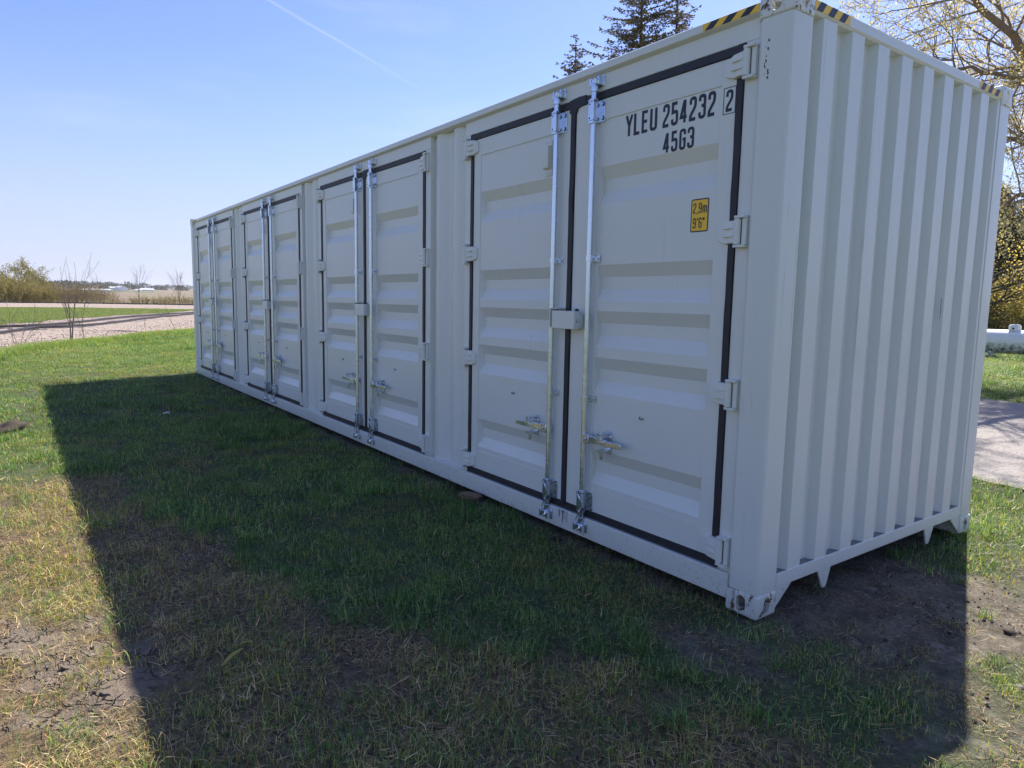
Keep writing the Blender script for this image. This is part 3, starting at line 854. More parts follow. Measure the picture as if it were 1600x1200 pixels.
def fit_text(mb, s, x0, x1, z0, h, **k):
    kx = (x1-x0)/text_width(s, h, 1, k.get('gap', .13)); text_mb(mb, s, x0, z0, h, kx, **k)
lx = lambda X: X-DOORX[0]
YS = YD+.004
mb = MB(); fit_text(mb, 'YLEU', lx(-1.027), lx(-.800), 2.424, .113, y=YS, t=.15)
mb.build('owner_code', M_ink, leafR, fixn=False)
mb = MB(); fit_text(mb, '254232', lx(-.758), lx(-.422), 2.424, .113, y=YS, t=.15)
mb.build('serial_number', M_ink, leafR, fixn=False)
mb = MB(); fit_text(mb, '2', lx(-.357), lx(-.318), 2.424, .096, y=YD, t=.15)
x0, x1, z0, z1 = lx(-.3735), lx(-.3025), 2.410, 2.534; t = .0036
for q in ((x0, x1, z0, z0+t), (x0, x1, z1-t, z1), (x0, x0+t, z0+t, z1-t), (x1-t, x1, z0+t, z1-t)):
    mb.add([(q[0], YD-.0009, q[2]), (q[1], YD-.0009, q[2]), (q[1], YD-.0009, q[3]), (q[0], YD-.0009, q[3])], [(0, 1, 2, 3)])
mb.build('check_digit', M_ink, leafR, fixn=False)
mb = MB(); fit_text(mb, '45G3', lx(-.748), lx(-.545), 2.292, .100, y=YS, t=.15)
mb.build('size_type_code', M_ink, leafR, fixn=False)
# height sticker
def rrect(x0, x1, z0, z1, r, y, n=5):
    o = []
    for cx, cz, a0 in ((x1-r, z1-r, 0), (x0+r, z1-r, 90), (x0+r, z0+r, 180), (x1-r, z0+r, 270)):
        for k in range(n+1): a = R(a0+90*k/n); o.append((cx+r*math.cos(a), y, cz+r*math.sin(a)))
    return o
sx0, sx1, sz0, sz1 = lx(-.541), lx(-.430), 1.866, 2.031
mb = MB(); q = rrect(sx0, sx1, sz0, sz1, .010, YS-.0008); mb.add(q, [tuple(range(len(q)))])
stk = mb.build('height_sticker', M_black, leafR, fixn=False)
mb = MB(); q = rrect(sx0+.0065, sx1-.0065, sz0+.0065, sz1-.0065, .006, YS-.0014); mb.add(q, [tuple(range(len(q)))])
mb.build('sticker_face', M_yellow, stk, fixn=False) if False else mb.build('sticker_face', M_yellow, leafR, fixn=False)
mb = MB(); fit_text(mb, '2,9m', sx0+.014, sx1-.011, 1.960, .050, y=YS-.0014, t=.12, gap=.10)
fit_text(mb, "9'6\"", sx0+.016, sx1-.022, 1.886, .050, y=YS-.0014, t=.12, gap=.10)
mb.build('sticker_print', M_black, leafR, fixn=False)

# ---------------------------------------------------------------- scattering (geometry nodes)
def blade(rs, h, w, lean, yaw, x, y, col, segs=3, curl=1.0):
    """one grass blade: tapered bent ribbon"""
    vs = []; c, s = math.cos(yaw), math.sin(yaw)
    for i in range(segs+1):
        t = i/segs; a = lean*(.35+.65*t*curl)*t; r = h*t
        fx = r*math.sin(a); z = r*math.cos(a); ww = w*(1-t*.92)*.5
        bx, by = x+fx*c, y+fx*s
        if i == segs: vs.append((bx, by, z))
        else: vs += [(bx-s*ww, by+c*ww, z), (bx+s*ww, by-c*ww, z)]
    fs = [(2*i, 2*i+1, 2*i+3, 2*i+2) for i in range(segs-1)]+[(2*segs-2, 2*segs-1, 2*segs)]
    return vs, fs, [col]*len(vs)
def straw(rs, L, w, x, y, z, yaw, tilt, col):
    c, s = math.cos(yaw), math.sin(yaw); k = rs.uniform(-.35, .35)
    P = []; 
    for t in (0, .5, 1):
        r = L*(t-.5); off = k*L*(.25-(t-.5)**2)
        P.append((x+c*r-s*off, y+s*r+c*off, z+math.sin(tilt)*L*t+.002))
    vs = []
    for i, q in enumerate(P):
        ww = w*.5*(1 if i < 2 else .4); vs += [(q[0]-s*ww, q[1]+c*ww, q[2]+ww*.4), (q[0]+s*ww, q[1]-c*ww, q[2])]
    return vs, [(0, 1, 3, 2), (2, 3, 5, 4)], [col]*6
def scatter(name, variants, P, rot, scl, vid, tint, mat, kind='stuff'):
    V = []; F = []; Cc = []; vi = []
    for k, (v, f, c) in enumerate(variants):
        o = len(V); V += v; F += [tuple(o+i for i in q) for q in f]; Cc += c; vi += [k]*len(v)
    nb = len(V); n = len(P)
    me = bpy.data.meshes.new(name); me.from_pydata(V+[tuple(q) for q in P.tolist()], [], F)
    a = me.attributes.new('isp', 'FLOAT', 'POINT'); a.data.foreach_set('value', [0.0]*nb+[1.0]*n)
    set_attr(me, 'vid', vi+list(vid), 'INT')
    a = me.attributes.new('tint', 'FLOAT', 'POINT'); a.data.foreach_set('value', np.concatenate([np.ones(nb), tint]).astype(np.float32))
    a = me.attributes.new('scl', 'FLOAT_VECTOR', 'POINT'); a.data.foreach_set('vector', np.concatenate([np.ones((nb, 3)), scl]).astype(np.float32).ravel())
    a = me.attributes.new('rot', 'FLOAT_VECTOR', 'POINT'); a.data.foreach_set('vector', np.concatenate([np.zeros((nb, 3)), rot]).astype(np.float32).ravel())
    a = me.attributes.new('bc', 'FLOAT_COLOR', 'POINT'); a.data.foreach_set('color', np.array([(*q, 1) for q in Cc]+[(1, 1, 1, 1)]*n, np.float32).ravel())
    me.materials.append(mat)
    ob = bpy.data.objects.new(name, me); COL.objects.link(ob)
    ng = bpy.data.node_groups.new(name+'_nodes', 'GeometryNodeTree')
    ng.interface.new_socket('Geometry', in_out='INPUT', socket_type='NodeSocketGeometry'); ng.interface.new_socket('Geometry', in_out='OUTPUT', socket_type='NodeSocketGeometry')
    gi = N(ng, 'NodeGroupInput'); go = N(ng, 'NodeGroupOutput')
    def attr(nm, t):
        q = N(ng, 'GeometryNodeInputNamedAttribute', data_type=t); q.inputs['Name'].default_value = nm; return q.outputs['Attribute']
    sepg = N(ng, 'GeometryNodeSeparateGeometry', domain='POINT'); cmp_ = N(ng, 'FunctionNodeCompare', data_type='FLOAT', operation='GREATER_THAN')
    ng.links.new(attr('isp', 'FLOAT'), cmp_.inputs[0]); cmp_.inputs[1].default_value = .5
    ng.links.new(gi.outputs[0], sepg.inputs['Geometry']); ng.links.new(cmp_.outputs[0], sepg.inputs['Selection'])
    sp = N(ng, 'GeometryNodeSplitToInstances', domain='POINT'); ng.links.new(sepg.outputs['Inverted'], sp.inputs['Geometry']); ng.links.new(attr('vid', 'INT'), sp.inputs['Group ID'])
    ip = N(ng, 'GeometryNodeInstanceOnPoints'); ng.links.new(sepg.outputs['Selection'], ip.inputs['Points']); ng.links.new(sp.outputs['Instances'], ip.inputs['Instance'])
    ip.inputs['Pick Instance'].default_value = True; ng.links.new(attr('vid', 'INT'), ip.inputs['Instance Index'])
    er = N(ng, 'FunctionNodeEulerToRotation'); ng.links.new(attr('rot', 'FLOAT_VECTOR'), er.inputs[0]); ng.links.new(er.outputs[0], ip.inputs['Rotation'])
    ng.links.new(attr('scl', 'FLOAT_VECTOR'), ip.inputs['Scale']); ng.links.new(ip.outputs[0], go.inputs[0])
    md = ob.modifiers.new('scatter', 'NODES'); md.node_group = ng
    return tag(ob, kind=kind)
def grass_mat(name, trans=.38, rough=.5):
    mt = bpy.data.materials.new(name); mt.use_nodes = True; n = mt.node_tree; n.nodes.clear()
    o = N(n, 'ShaderNodeOutputMaterial'); a = N(n, 'ShaderNodeAttribute', attribute_name='bc')
    t = N(n, 'ShaderNodeAttribute', attribute_name='tint', attribute_type='INSTANCER')
    c = mixc(n, 1.0, a.outputs['Color'], (1, 1, 1), 'MULTIPLY')
    vm = N(n, 'ShaderNodeVectorMath', operation='SCALE'); n.links.new(c, vm.inputs[0]); n.links.new(t.outputs['Fac'], vm.inputs['Scale'])
    b = N(n, 'ShaderNodeBsdfPrincipled'); b.inputs['Roughness'].default_value = rough; b.inputs['Specular IOR Level'].default_value = .35
    tr = N(n, 'ShaderNodeBsdfTranslucent'); mx = N(n, 'ShaderNodeMixShader'); mx.inputs[0].default_value = trans
    n.links.new(vm.outputs[0], b.inputs['Base Color'])
    n.links.new(mixc(n, 1.0, vm.outputs[0], (1.9, 1.5, .5), 'MULTIPLY'), tr.inputs[0])
    n.links.new(b.outputs[0], mx.inputs[1]); n.links.new(tr.outputs[0], mx.inputs[2]); n.links.new(mx.outputs[0], o.inputs[0])
    return mt
M_grass = grass_mat('grass_blades'); M_strawm = grass_mat('straw_blades', .2, .6)
def clump(seed, nb, rad, hr, wr, leanr, cols, straws=0, scols=(), sl=(.018, .055)):
    rs = np.random.RandomState(seed); V = []; F = []; Cc = []
    def put(t):
        o = len(V); V.extend(t[0]); F.extend([tuple(o+i for i in q) for q in t[1]]); Cc.extend(t[2])
    for i in range(nb):
        r = rad*math.sqrt(rs.rand()); a = rs.rand()*6.283; c = cols[rs.randint(len(cols))]; k = rs.uniform(.75, 1.3)
        put(blade(rs, rs.uniform(*hr), rs.uniform(*wr), rs.uniform(*leanr), rs.rand()*6.283, r*math.cos(a), r*math.sin(a), tuple(q*k for q in c)))
    for i in range(straws):
        r = rad*math.sqrt(rs.rand()); a = rs.rand()*6.283; c = scols[rs.randint(len(scols))]; k = rs.uniform(.6, 1.25)
        put(straw(rs, rs.uniform(*sl), rs.uniform(.0012, .0030), r*math.cos(a), r*math.sin(a), rs.uniform(0, .016), rs.rand()*6.283, rs.uniform(-.1, .45), tuple(q*k for q in c)))
    return V, F, Cc
G1 = [(.105, .24, .070), (.078, .19, .058), (.15, .28, .08), (.055, .135, .042), (.30, .40, .19)]
G2 = [(.30, .34, .09), (.37, .38, .12), (.23, .31, .08)]
YG = [(.44, .43, .11), (.30, .36, .08), (.50, .43, .15)]
S1 = [(.52, .35, .16), (.66, .49, .27), (.25, .16, .08), (.62, .50, .33), (.28, .15, .085), (.11, .075, .05)]
lawn_var = ([clump(10+i, 46, .10, (.022, .062), (.0022, .0045), (.15, 1.4), G1+G2[:1], 7, S1) for i in range(4)] +       # 0-3 mown green
            [clump(20+i, 36, .07, (.045, .11), (.003, .0055), (.15, 1.3), G1, 3, S1) for i in range(3)] +               # 4-6 lush tuft
            [clump(30+i, 26, .11, (.02, .06), (.002, .004), (.3, 1.5), YG+G2+G1[:2], 18, S1) for i in range(3)])            # 7-9 yellowing
dry_var = ([clump(40+i, 8, .12, (.02, .055), (.0016, .003), (.3, 1.5), S1+YG, 34, S1) for i in range(4)] +                # 0-3 thatch
           [clump(50+i, 26, .11, (.03, .08), (.002, .0038), (.3, 1.5), YG+G2+S1[:2], 22, S1, (.02, .06)) for i in range(3)] +  # 4-6 half dead
           [clump(60+i, 5, .05, (.10, .20), (.0022, .004), (.1, .7), S1[:3]+YG, 0, S1) for i in range(2)] +          # 7-8 stalks
           [clump(70, 14, .08, (.04, .09), (.0016, .0026), (.1, .8), [(.26, .10, .06), (.34, .16, .09)], 8, S1)])     # 9 reddish stalks
BC = 0
def in_view(x, y, margin=6.0):
    dx, dy = x-CAM[0], y-CAM[1]; f = dx*math.cos(YAW)+dy*math.sin(YAW); l = dx*math.sin(YAW)-dy*math.cos(YAW)
    return (f > -.2) & (np.abs(l) < f*.86+margin)
def jitter(x0, x1, y0, y1, dens, rs):
    n = int((x1-x0)*(y1-y0)*dens); return rs.uniform(x0, x1, n), rs.uniform(y0, y1, n)
rs = np.random.RandomState(5)
gP = []; gv = []; gs = []; gt = []; dP = []; dv = []; ds = []; dt = []
def hidden_box(x, y): return (x > -12.1) & (x < -.25) & (y > .35) & (y < 2.3)
def band(dmin, dmax, dens, scale, m):
    x, y = jitter(CAM[0]-dmax-2, CAM[0]+dmax*.45+2, CAM[1]-7, CAM[1]+dmax+2, dens, rs)
    d = np.hypot(x-CAM[0], y-CAM[1])
    k = (d >= dmin) & (d < dmax) & in_view(x, y, m) & ~hidden_box(x, y)
    x, y, d = x[k], y[k], d[k]
    # keep off gravel and road
    ln = np.interp(x, edge[:, 0], edge[:, 1])
    off = (x < edge[-1, 0]) & (y < ln+30) & (x < np.interp(y, edge[::-1, 1], edge[::-1, 0]))
    yr = 7.15-.12*(x+1); offr = np.abs(y-yr) < 2.9+.25*(vn(x*1.2, 3+0*x)-.5)
    k = ~off & ~offr; x, y, d = x[k], y[k], d[k]
    dry, dirt, clay = z_dry(x, y), z_dirt(x, y), z_clay(x, y)
    patch = fbm(x*1.9+5, y*1.9+2); lush = fbm(x*1.1+40, y*1.1+11)
    u = rs.rand(len(x)); z = ground_z(x, y)
    drp = rs.rand(len(x)) < dry
    thr = (1-dirt*1.02)*(1-clay*.80)
    for i in range(len(x)):
        far_s = scale*(1+.25*rs.randn()*.5)
        if u[i] > thr[i]:
            if rs.rand() < .34*(1-clay[i]): dP.append((x[i], y[i], z[i])); dv.append(rs.randint(0, 4)); ds.append(far_s*.8); dt.append(rs.uniform(.5, .9))
            continue
        if drp[i]:
            g_ = patch[i]+rs.normal(0, .05)
            if g_ > .44: 
                if rs.rand() < .72: gP.append((x[i], y[i], z[i])); gv.append(7+rs.randint(3) if rs.rand() < .55 else rs.randint(0, 4)); gs.append(far_s); gt.append(rs.uniform(.8, 1.25))
                else: dP.append((x[i], y[i], z[i])); dv.append(4+rs.randint(3)); ds.append(far_s); dt.append(rs.uniform(.8, 1.15))
            else:
                r_ = rs.rand()
                vv = rs.randint(4) if r_ < .66 else (4+rs.randint(3) if r_ < .96 else (7+rs.randint(2) if r_ < .985 else 9))
                if y[i] < -2.5 and x[i] > -2.6 and r_ > .90: vv = 9
                dP.append((x[i], y[i], z[i])); dv.append(vv); ds.append(far_s); dt.append(rs.uniform(.55, 1.15))
        else:
            edgeb = dry[i] > .01
            r_ = rs.rand(); bare = patch[i]+rs.normal(0, .06) < .42
            if edgeb and r_ < .6: vv = 4+rs.randint(3)
            elif lush[i] > .54 and r_ < .40: vv = 4+rs.randint(3)
            elif bare and r_ < .70:
                if r_ < .22: dP.append((x[i], y[i], z[i])); dv.append(rs.randint(4)); ds.append(far_s*.9); dt.append(rs.uniform(.6, 1.0)); continue
                vv = 7+rs.randint(3)
            else: vv = rs.randint(4)
            if x[i] > .35 and y[i] > -.6 and rs.rand() < .5: vv = 7+rs.randint(3)
            gP.append((x[i], y[i], z[i])); gv.append(vv); gs.append(far_s*(1.0 if vv < 7 else .9)); gt.append(rs.uniform(.75, 1.25)*(.75+.5*patch[i]))
band(.5, 4.6, 165, .95, 1.2)
band(4.6, 9, 95, 1.15, 1.5)
band(9, 18, 46, 1.6, 2.5)
band(18, 34, 16, 2.3, 3)
def finish(name, var, P, v, s, t, mat):
    P = np.array(P); n = len(P); s = np.array(s)
    rot = np.stack([rs.normal(0, .08, n), rs.normal(0, .08, n), rs.uniform(0, 6.283, n)], 1)
    scl = np.stack([s, s, s*rs.uniform(.75, 1.25, n)], 1)
    # far clumps are wider, not taller
    d = np.hypot(P[:, 0]-CAM[0], P[:, 1]-CAM[1]); scl[:, 2] *= np.where(d > 9, .72, 1)
    print(name, n)
    return scatter(name, var, P, rot, scl, np.array(v), np.array(t), mat)
finish('lawn_grass', lawn_var, gP, gv, gs, gt, M_grass)
finish('dry_grass', dry_var, dP, dv, ds, dt, M_strawm)
# coarse grass on the wedge between the tracks
x, y = rs.uniform(-82, -26, 26000), rs.uniform(-16, 12, 26000); pa = np.array(path1); pb = np.array(path2)
d1 = np.min(np.hypot(x[:, None]-pa[None, ::3, 0], y[:, None]-pa[None, ::3, 1]), 1); d2 = np.min(np.hypot(x[:, None]-pb[None, ::3, 0], y[:, None]-pb[None, ::3, 1]), 1)
beyond = np.array([x_ < np.interp(y_, pa[::-1, 1] if pa[0, 1] > pa[-1, 1] else pa[:, 1], pa[::-1, 0] if pa[0, 1] > pa[-1, 1] else pa[:, 0]) for x_, y_ in zip(x, y)])
k = (d1 > 3.3+.5*rs.rand(len(x))) & (d2 > 7.7+.8*rs.rand(len(x))) & beyond; x, y = x[k], y[k]; n = len(x)
s = rs.uniform(2.2, 3.6, n)*(.8+.5*fbm(x*.4, y*.4)); print('wedge', n)
scatter('infield_grass', lawn_var, np.stack([x, y, ground_z(x, y)], 1), np.stack([0*s, 0*s, rs.uniform(0, 6.28, n)], 1), np.stack([s, s, s*.6], 1), np.where(rs.rand(n) < .75, rs.randint(0, 4, n), rs.randint(7, 10, n)), rs.uniform(.6, 1.0, n), M_grass)
# taller growth along the lawn's far edge
tv = [clump(80+i, 40, .16, (.12, .30), (.004, .008), (.1, 1.0), G1+G2, 3, S1) for i in range(3)]
P = []
for i in range(2300):
    t = rs.rand(); q = (len(edge)-1)*t; a = int(min(q, len(edge)-2)); p0 = edge[a]+(edge[a+1]-edge[a])*(q-a)
    nrm2 = np.array([1.0, -.35]); off = abs(rs.normal(0, .65))-.2
    P.append((p0[0]+off, p0[1]-.2*off+rs.normal(0, .1), 0))
P = np.array(P); P[:, 2] = ground_z(P[:, 0], P[:, 1])
n = len(P); s = rs.uniform(.5, 1.1, n)
scatter('tall_grass', tv, P, np.stack([0*s, 0*s, rs.uniform(0, 6.28, n)], 1), np.stack([s, s, s*.8], 1), rs.randint(0, 3, n), rs.uniform(.9, 1.4, n), M_grass)
# ballast stones
def stone(seed, r=.022):
    rs2 = np.random.RandomState(seed); bm = bmesh.new(); bmesh.ops.create_icosphere(bm, subdivisions=1, radius=r)
    for v in bm.verts: v.co *= rs2.uniform(.7, 1.25); v.co.z *= .75
    bmesh.ops.dissolve_limit(bm, angle_limit=R(12), verts=bm.verts, edges=bm.edges)
    V = [tuple(v.co) for v in bm.verts]; F = [tuple(v.index for v in f.verts) for f in bm.faces]; bm.free()
    c = [(.36, .28, .23), (.45, .37, .31), (.26, .19, .15), (.50, .41, .35), (.19, .13, .10)][seed % 5]
    return V, F, [c]*len(V)
M_stone = grass_mat('ballast_stones', 0, .9)
P = []
p1 = np.array(path1)
for i in range(26000):
    a = rs.randint(0, len(p1)-1); w = wid[a]; t = p1[min(a+1, len(p1)-1)]-p1[a]; t = t/np.linalg.norm(t); nn2 = np.array([-t[1], t[0]])
    if p1[a][0] > -16 or p1[a][0] < -56: continue
    e2 = rs.uniform(-w[0], w[1]); q = p1[a]+nn2*e2+t*rs.uniform(0, .6); P.append((q[0], q[1], 0))
P = np.array(P); P[:, 2] = ground_z(P[:, 0], P[:, 1])+.075
n = len(P); s = rs.uniform(.4, 1.0, n)
scatter('ballast_stones', [stone(i) for i in range(5)], P, rs.uniform(0, 6.28, (n, 3)), np.stack([s, s, s], 1), rs.randint(0, 5, n), rs.uniform(.8, 1.25, n), M_stone)
# broken slabs of dried clay
def slab(seed):
    r2 = np.random.RandomState(seed); n = r2.randint(5, 8); a = np.sort(r2.uniform(0, 6.283, n)); r = r2.uniform(.018, .034, n); V = []
    for z, k in ((-.012, 1.0), (.004, .97), (.0065, .80)): V += [(r[i]*k*math.cos(a[i])*1.25, r[i]*k*math.sin(a[i]), z+r2.uniform(-.001, .001)) for i in range(n)]
    F = [(i, (i+1) % n, n+(i+1) % n, n+i) for i in range(n)]+[(n+i, n+(i+1) % n, 2*n+(i+1) % n, 2*n+i) for i in range(n)]+[tuple(range(2*n, 3*n))]
    return V, F, [(.185, .145, .108)]*len(V)
x, y = jitter(-3.4, .2, -3.6, -1.8, 1100, rs); k = z_clay(x, y) > .55; x, y = x[k][::4], y[k][::4]
P = np.stack([x, y, ground_z(x, y)-.0025], 1); n = len(P); s_ = rs.uniform(.35, .9, n)
scatter('clay_slabs', [slab(i) for i in range(6)], P, np.stack([rs.normal(0, .05, n), rs.normal(0, .05, n), rs.uniform(0, 6.28, n)], 1), np.stack([s_, s_, s_*.5], 1), rs.randint(0, 6, n), rs.uniform(.75, 1.15, n), M_stone)
# gravel crumbs on bare soil
P = []
x, y = jitter(-1.2, 2.4, -1.2, 3.8, 420, rs); k = z_dirt(x, y) > .45; x, y = x[k], y[k]
x2, y2 = jitter(-3.2, .2, -3.4, -1.8, 120, rs); x, y = np.concatenate([x, x2]), np.concatenate([y, y2])
P = np.stack([x, y, ground_z(x, y)+.002], 1); n = len(P); s = .06+.5*rs.rand(n)**4
scatter('soil_crumbs', [stone(i) for i in range(5)], P, rs.uniform(0, 6.28, (n, 3)), np.stack([s, s, s], 1), rs.randint(0, 5, n), rs.uniform(.15, .5, n), M_stone)

# ---------------------------------------------------------------- railway tracks
M_steel = simple('rail_steel', (.06, .052, .055), .4, .2, .3, 8, .1)
M_tie = simple('tie_timber', (.30, .26, .24), .9, 0, .35, 9, .5)
RP = [(-.037, .100), (.037, .100), (.037, .066), (.010, .056), (.010, .02), (.07, .008), (.07, 0), (-.07, 0), (-.07, .008), (-.010, .02), (-.010, .056), (-.037, .066)]
def sweep(mb, prof, path, off, z):
    n = len(prof); k = len(path)
    for i in range(k):
        a = Vector((*path[max(i-1, 0)], 0)); b = Vector((*path[min(i+1, k-1)], 0)); t = (b-a).normalized(); nn = Vector((-t.y, t.x, 0))
        c = Vector((*path[i], 0))
        zz = float(z(path[i]))
        for (u, w) in prof:
            q = c+nn*(off+u); mb.v.append((q.x, q.y, zz+w))
    mb.f += [(i*n+j, i*n+(j+1) % n, (i+1)*n+(j+1) % n, (i+1)*n+j) for i in range(k-1) for j in range(n)]; mb.m += [0]*((k-1)*n)
def track(path, zf, label, tie_every):
    c = path[len(path)//2]; root = empty('railway_track', (c[0], c[1], 0), label, 'railway track')
    for o_ in (-.7525, .7525):
        mb = MB(); sweep(mb, RP, path, o_, zf); mb.build('rail', M_steel, root, (-c[0], -c[1], 0), fixn=False)
    tie = None; cnt = 0
    for i in range(0, len(path)-1, tie_every):
        a = path[i]; b = path[i+1]; ang = math.atan2(b[1]-a[1], b[0]-a[0])
        if tie is None:
            tie = MB().box(-.115, .115, -1.28, 1.28, -.16, -.004).build('tie', M_tie, root); o = tie
        else: o = tie.copy(); COL.objects.link(o); o.parent = root
        o.location = (a[0]-c[0], a[1]-c[1], float(zf(a))-.012+rs.uniform(-.02, .008)); o.rotation_euler = (0, 0, ang+rs.normal(0, .02)); cnt += 1
        if cnt > 280: break
track(path1, lambda q: ground_z(q[0], q[1])+.095, 'nearer railway track curving past the far end of the lawn on pinkish ballast', 1)
track(path2, lambda q: ground_z(q[0], q[1])+.36, 'farther straight railway track on raised ballast in front of the brush', 1)

# ---------------------------------------------------------------- trees and plants
def quad_leaf(mb_v, mb_f, p, size, rs, mi=None):
    a = rs.normal(size=3); a /= np.linalg.norm(a); b = np.cross(a, rs.normal(size=3)); b /= np.linalg.norm(b)
    o = len(mb_v); s = size*rs.uniform(.6, 1.3)
    mb_v += [tuple(p-a*s*.5), tuple(p+b*s*.28), tuple(p+a*s*.5), tuple(p-b*s*.28)]; mb_f.append((o, o+1, o+2, o+3))
def grow(mb, leaves, p, d, L, r, depth, rs, spread=.6, kids=(3, 4), grav=0.0, n=5, lf=0, minr=.004, leafstart=2, jit=.18):
    """recursive limb; leaves gets positions along the fine twigs"""
    segs = 5 if depth > 1 else 3; pts = [Vector(p)]; rad = [r]; dd = Vector(d).normalized()
    for i in range(segs):
        dd = (dd+Vector(rs.normal(0, jit, 3))*.8+Vector((0, 0, -grav if depth < 2 else grav*-.3))).normalized()
        pts.append(pts[-1]+dd*L/segs); rad.append(max(minr, r*(1-(.62 if depth else .75)*(i+1)/segs)))
    mb.tube(pts, rad, n if depth > 1 else 3, cap=False)
    if depth <= leafstart and lf:
        for i in range(int(lf*L/.1)+1):
            t = rs.rand()*segs; k = int(min(t, segs-1)); q = pts[k].lerp(pts[k+1], t-k); leaves.append(np.array(q)+rs.normal(0, .03, 3))
    if depth == 0: return
    nk = rs.randint(kids[0], kids[1]+1)
    for i in range(nk):
        t = (.25+.75*(i+rs.rand()*.7)/nk)*segs; k = int(min(t, segs-1)); q = pts[k].lerp(pts[k+1], min(1, t-k))
        ax = Vector(rs.normal(size=3)); ax = (ax-dd*ax.dot(dd)).normalized(); sp_ = spread*rs.uniform(.6, 1.3)
        nd = (dd*math.cos(sp_)+ax*math.sin(sp_)).normalized()
        grow(mb, leaves, q, nd, L*rs.uniform(.52, .78), max(minr, rad[k]*.62), depth-1, rs, spread, kids, grav, n, lf, minr, leafstart, jit)
def leaves_mesh(name, P, size, mat, parent, rs, loc=(0, 0, 0), per=1, spread=.05):
    v = []; f = []
    for p in P:
        for k in range(per): quad_leaf(v, f, p+rs.normal(0, spread, 3), size, rs)
    mb = MB(); mb.v = v; mb.f = f; mb.m = [0]*len(f)
    return mb.build(name, mat, parent, loc, fixn=False)
M_bud = leafmat('bud_leaves', (.50, .42, .10), (.66, .50, .16), .55)
M_bud2 = leafmat('pale_buds', (.54, .49, .27), (.70, .62, .40), .5)
M_needle = leafmat('spruce_needles', (.10, .095, .05), (.27, .21, .12), .3)
M_willow = leafmat('willow_leaves', (.20, .20, .07), (.31, .27, .11), .45)
M_brush = leafmat('brush_leaves', (.22, .19, .08), (.30, .25, .10), .4)
M_darkleaf = leafmat('dark_evergreen', (.018, .028, .014), (.045, .055, .022), .1)

def spruce(base, H, wbase, seed, label):
    rs = np.random.RandomState(seed); t = empty('spruce_tree', base, label, 'tree', 'spruce trees behind the container')
    mb = MB(); mb.tube([(0, 0, 0), (0.05, 0, H*.5), (0, 0, H)], [.22, .13, .015], 7); mb.build('trunk', M_barkd, t, smooth=True)
    tw = MB(); P = []
    z = 1.5
    while z < H-.1:
        k = 1-(z/H); L0 = max(.18, wbase*k**.85)
        nb = rs.randint(4, 7)
        for i in range(nb):
            a = rs.rand()*6.283; L = L0*rs.uniform(.6, 1.15); up = .25+.35*(z/H); dirn = Vector((math.cos(a), math.sin(a), up*rs.uniform(.3, 1)))
            pts = []
            for j in range(6):
                u = j/5; pts.append(Vector((0, 0, z+rs.uniform(-.1, .1)*0))+dirn*L*u+Vector((0, 0, -.22*L*u*u+.18*L*u**4)))
            tw.tube(pts, [.022*(1-.8*j/5) for j in range(6)], 3, cap=False)
            ns = int(L/.13)
            for j in range(ns):
                u = (j+1)/ns; kk = min(4, int(u*5)); q = pts[kk].lerp(pts[kk+1], u*5-kk if u < 1 else 1)
                for sgn in (-1, 1):
                    if rs.rand() < .34: continue
                    sd = Vector((-dirn.y, dirn.x, 0)).normalized()*sgn; sl = .30*L*(1-u*.6)*rs.uniform(.4, 1)+.08
                    e_ = q+sd*sl*.8+dirn.normalized()*sl*.6+Vector((0, 0, -.18*sl))
                    tw.tube([q, e_], [.007, .003], 3, cap=False)
                    if z > H*.42 or rs.rand() < .5:
                        for w_ in range(int(sl/.055)+1): P.append(np.array(q.lerp(e_, rs.rand()*1.05)))
        z += rs.uniform(.16, .34)*(1.3 if z < H*.4 else 1)
    tw.build('branch', M_barkd, t, fixn=False); leaves_mesh('foliage', P, .085, M_needle, t, rs, per=3, spread=.018)
    return t
spruce(polar(134.3, 34), 19.0, 5.6, 1, 'tallest dark spruce behind the container roof, its top cut by the picture edge')
spruce(polar(131.6, 35), 18.0, 5.0, 2, 'second spruce just right of the tallest, half behind the striped tape')
spruce(polar(139.3, 34), 13.9, 5.0, 3, 'small thin spruce tip left of the two tall spruces')
spruce(polar(136.5, 38), 14.6, 4.0, 4, 'spruce showing only a tip above the roof between its neighbours')

